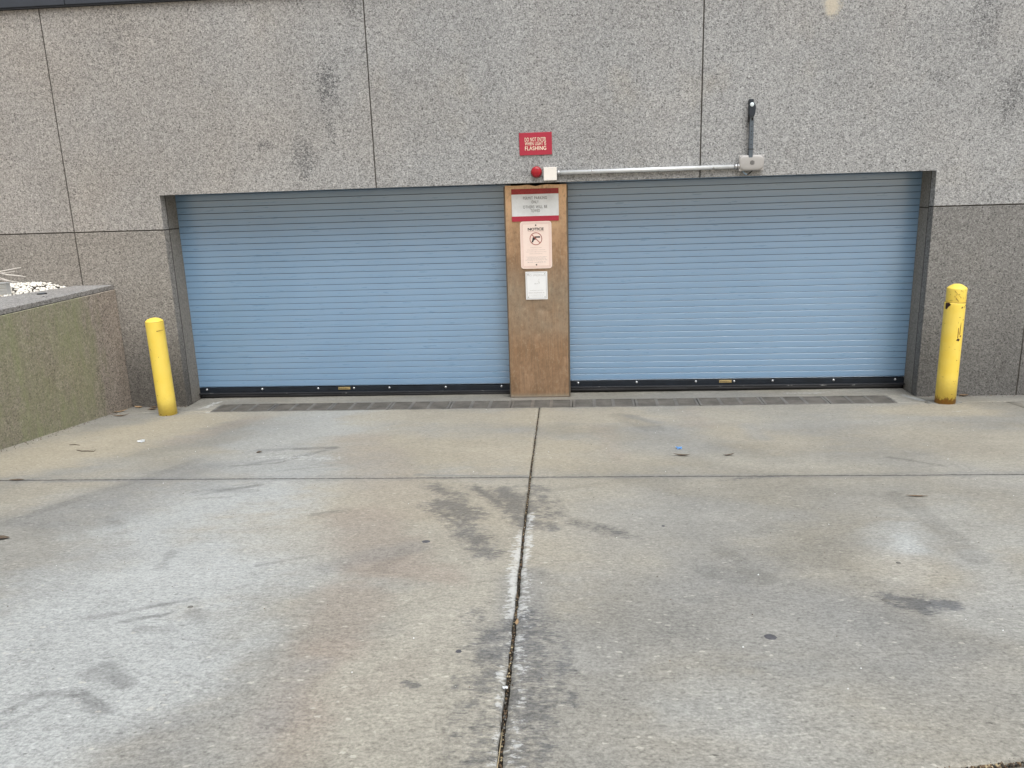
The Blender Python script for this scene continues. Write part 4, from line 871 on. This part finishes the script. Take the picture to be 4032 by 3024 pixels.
# dead leaves beside the trough
def leafmesh(b,c,L,W,ang,curl=.25,tilt=0.):
    c=Vector(c);q=Matrix.Rotation(ang,3,'Z')@Matrix.Rotation(tilt,3,'X');n=6;prev=None
    for i in range(n+1):
        u=i/n;w_=W*math.sin(math.pi*min(.97,max(.03,u)))**.8;x=(u-.5)*L;zc=curl*L*((u-.5)**2)*1.6
        row=[b.b.verts.new(c+q@Vector((x,w_*k,zc+abs(k)*w_*.45+.001))) for k in(-.5,0,.5)]
        if prev:
            for k in(0,1): f=b.b.faces.new((prev[k],prev[k+1],row[k+1],row[k]));f.smooth=True
        prev=row
    bmesh.ops.solidify(b.b,geom=[f for f in b.b.faces if any(v in prev for v in f.verts)][:0],thickness=.001) if False else None
b=MB()
for i in range(46): leafmesh(b,(-1.42-random.random()*.5,-.75-random.random()*.5,1.352+random.random()*.03),random.uniform(.10,.24),random.uniform(.014,.03),random.uniform(-.6,.6),.2,random.uniform(-.5,.5))
tag(b.build('dead_leaf_pile',M['straw']),'pile of dry straw-coloured leaves in front of the trough','leaves',kind='stuff')

# ================================================================ SMALL THINGS ON THE GROUND
def leaf(x,y,L,W,ang,mat,label,curl=.3):
    b=MB();leafmesh(b,(x,y,gzf(x,y)+.002),L,W,ang,curl);o=b.build('fallen_leaf',M[mat]);tag(o,label,'leaf','fallen leaves on the concrete')
    for p_ in o.data.polygons:p_.use_smooth=True
leaf(-.60,-.32,.16,.035,.9,'leaf_tan','tan leaf lying against the foot of the planter wall')
leaf(-.45,-.57,.19,.030,.2,'leaf','long brown leaf on the ground nearest the mossy planter wall')
leaf(-.30,-.20,.11,.050,.5,'leaf','dark brown leaf just left of the plain yellow bollard')
leaf(-.54,-.06,.12,.05,-.3,'leaf_tan','tan leaf in the corner between planter and granite wall')
leaf(-.36,-.06,.09,.04,.3,'leaf','small brown leaf against the wall behind the left bollard')
leaf(8.36,-.035,.10,.06,.1,'leaf','brown leaf at the wall foot right of the chipped bollard')
leaf(1.768,-2.30,.055,.030,.9,'twigmat','small dark leaf alone on the pale left slab above the cross joint',.1)
leaf(5.17,-2.53,.13,.030,-.2,'twigmat','dark curled leaf just below the blue scrap')
leaf(5.52,-2.53,.10,.022,.4,'twigmat','dark shred of leaf right of the blue scrap')
leaf(1.08,-4.40,.13,.05,.15,'twigmat','dark leaf at the left edge of the near slab',.1)
leaf(.26,-3.13,.12,.03,.05,'twigmat','brown leaf lying along the left end of the cross joint',.1)
leaf(6.45,-3.62,.13,.018,-.1,'leaf','thin brown leaf on the right slab below the cross joint',.1)
b=MB();x,y=.198,-2.20;b.tube([(x-.085,y+.014,gzf(x,y)+.008),(x-.03,y,gzf(x,y)+.004),(x+.03,y-.004,gzf(x,y)+.006),(x+.085,y-.012,gzf(x,y)+.005),(x+.088,y+.010,gzf(x,y)+.012)],[.003,.004,.004,.003,.0015],6)
tag(b.build('twig',M['twigmat']),'thin dark twig on the tan concrete near the planter','twig')
b=MB();x,y=-.06,-1.95;b.tube([(x-.05,y,gzf(x,y)+.003),(x,y+.004,gzf(x,y)+.004),(x+.05,y-.01,gzf(x,y)+.003)],[.003,.004,.002],6)
tag(b.build('twig',M['twigmat']),'short stub of twig nearer the mossy planter wall','twig')
def scrap(x,y,L,mat,label,name):
    b=MB();z=gzf(x,y)+.002;n=5
    P_=[[b.b.verts.new((x+(i/n-.5)*L+random.uniform(-.1,.1)*L/3,y+(j/n-.5)*L*.8,z+random.random()*L*.35+.001)) for i in range(n+1)] for j in range(n+1)]
    for j in range(n):
        for i in range(n):
            if (i in(0,n-1))and(j in(0,n-1)) :continue
            b.b.faces.new((P_[j][i],P_[j][i+1],P_[j+1][i+1],P_[j+1][i]))
    bmesh.ops.solidify(b.b,geom=b.b.faces[:],thickness=.0006)
    tag(b.build(name,M[mat]),label,'litter')
scrap(.504,-1.86,.06,'paper','crumpled white paper scrap on the tan concrete','paper_scrap')
scrap(5.176,-2.295,.05,'bluepaper','small crumpled blue wrapper scrap above the cross joint','wrapper_scrap')
scrap(4.129,-5.93,.020,'paper','tiny white crumb of paper caught in the slab crack','paper_scrap')
def gum(x,y,rx,ry,mat,label,rot=0):
    b=MB();n=22;z=gzf(x,y)+.001;c_=b.b.verts.new((x,y,z+.0022));ra=[];rb=[]
    for i in range(n):
        t=2*math.pi*i/n;k=1+random.uniform(-.09,.09);a,bb=rx*k*math.cos(t),ry*k*math.sin(t);a,bb=a*math.cos(rot)-bb*math.sin(rot),a*math.sin(rot)+bb*math.cos(rot)
        ra.append(b.b.verts.new((x+a*.8,y+bb*.8,gzf(x+a,y+bb)+.0028)));rb.append(b.b.verts.new((x+a,y+bb,gzf(x+a,y+bb)-.001)))
    for i in range(n):
        j=(i+1)%n;b.b.faces.new((ra[i],ra[j],c_));b.b.faces.new((rb[i],rb[j],ra[j],ra[i]))
    o=b.build('gum_spot',M[mat]);tag(o,label,'gum spot','trodden gum spots on the concrete')
    for p_ in o.data.polygons:p_.use_smooth=True
gum(3.563,-4.428,.024,.020,'gum','dark trodden gum spot left of the crack, below the tyre marks')
gum(3.925,-5.662,.013,.014,'gum','small black gum spot close to the left of the crack')
gum(5.135,-5.51,.024,.024,'gum','large slate-grey gum spot, right of the crack and nearest the viewer')
gum(5.702,-5.154,.019,.018,'gum_pale','faded gum spot beside the rough dark patch on the right slab')
gum(4.86,-4.17,.010,.010,'gum','tiny black gum spot on the right slab below the cross joint')
gum(5.92,-4.72,.012,.012,'gum_pale','faint gum spot midway on the right slab')
gum(2.66,-5.28,.013,.012,'gum_pale','faint gum spot on the lower left slab')
b=MB();x,y=4.131,-5.40;z=gzf(x,y);leafmesh(b,(x,y,z-.004),.05,.014,1.55,.2);tag(b.build('fallen_leaf',M['leaf_tan']),'orange-tan leaf wedged down in the slab crack','leaf','fallen leaves on the concrete')
b=MB();x=4.142;b.tube([(x,-6.18,gzf(x,-6.18)-.006),(x+.003,-6.30,gzf(x,-6.3)-.001),(x+.004,-6.45,gzf(x,-6.45))],.0016,5);tag(b.build('grass_stem',M['straw']),'pale dry stem lying in the near end of the slab crack','stem')
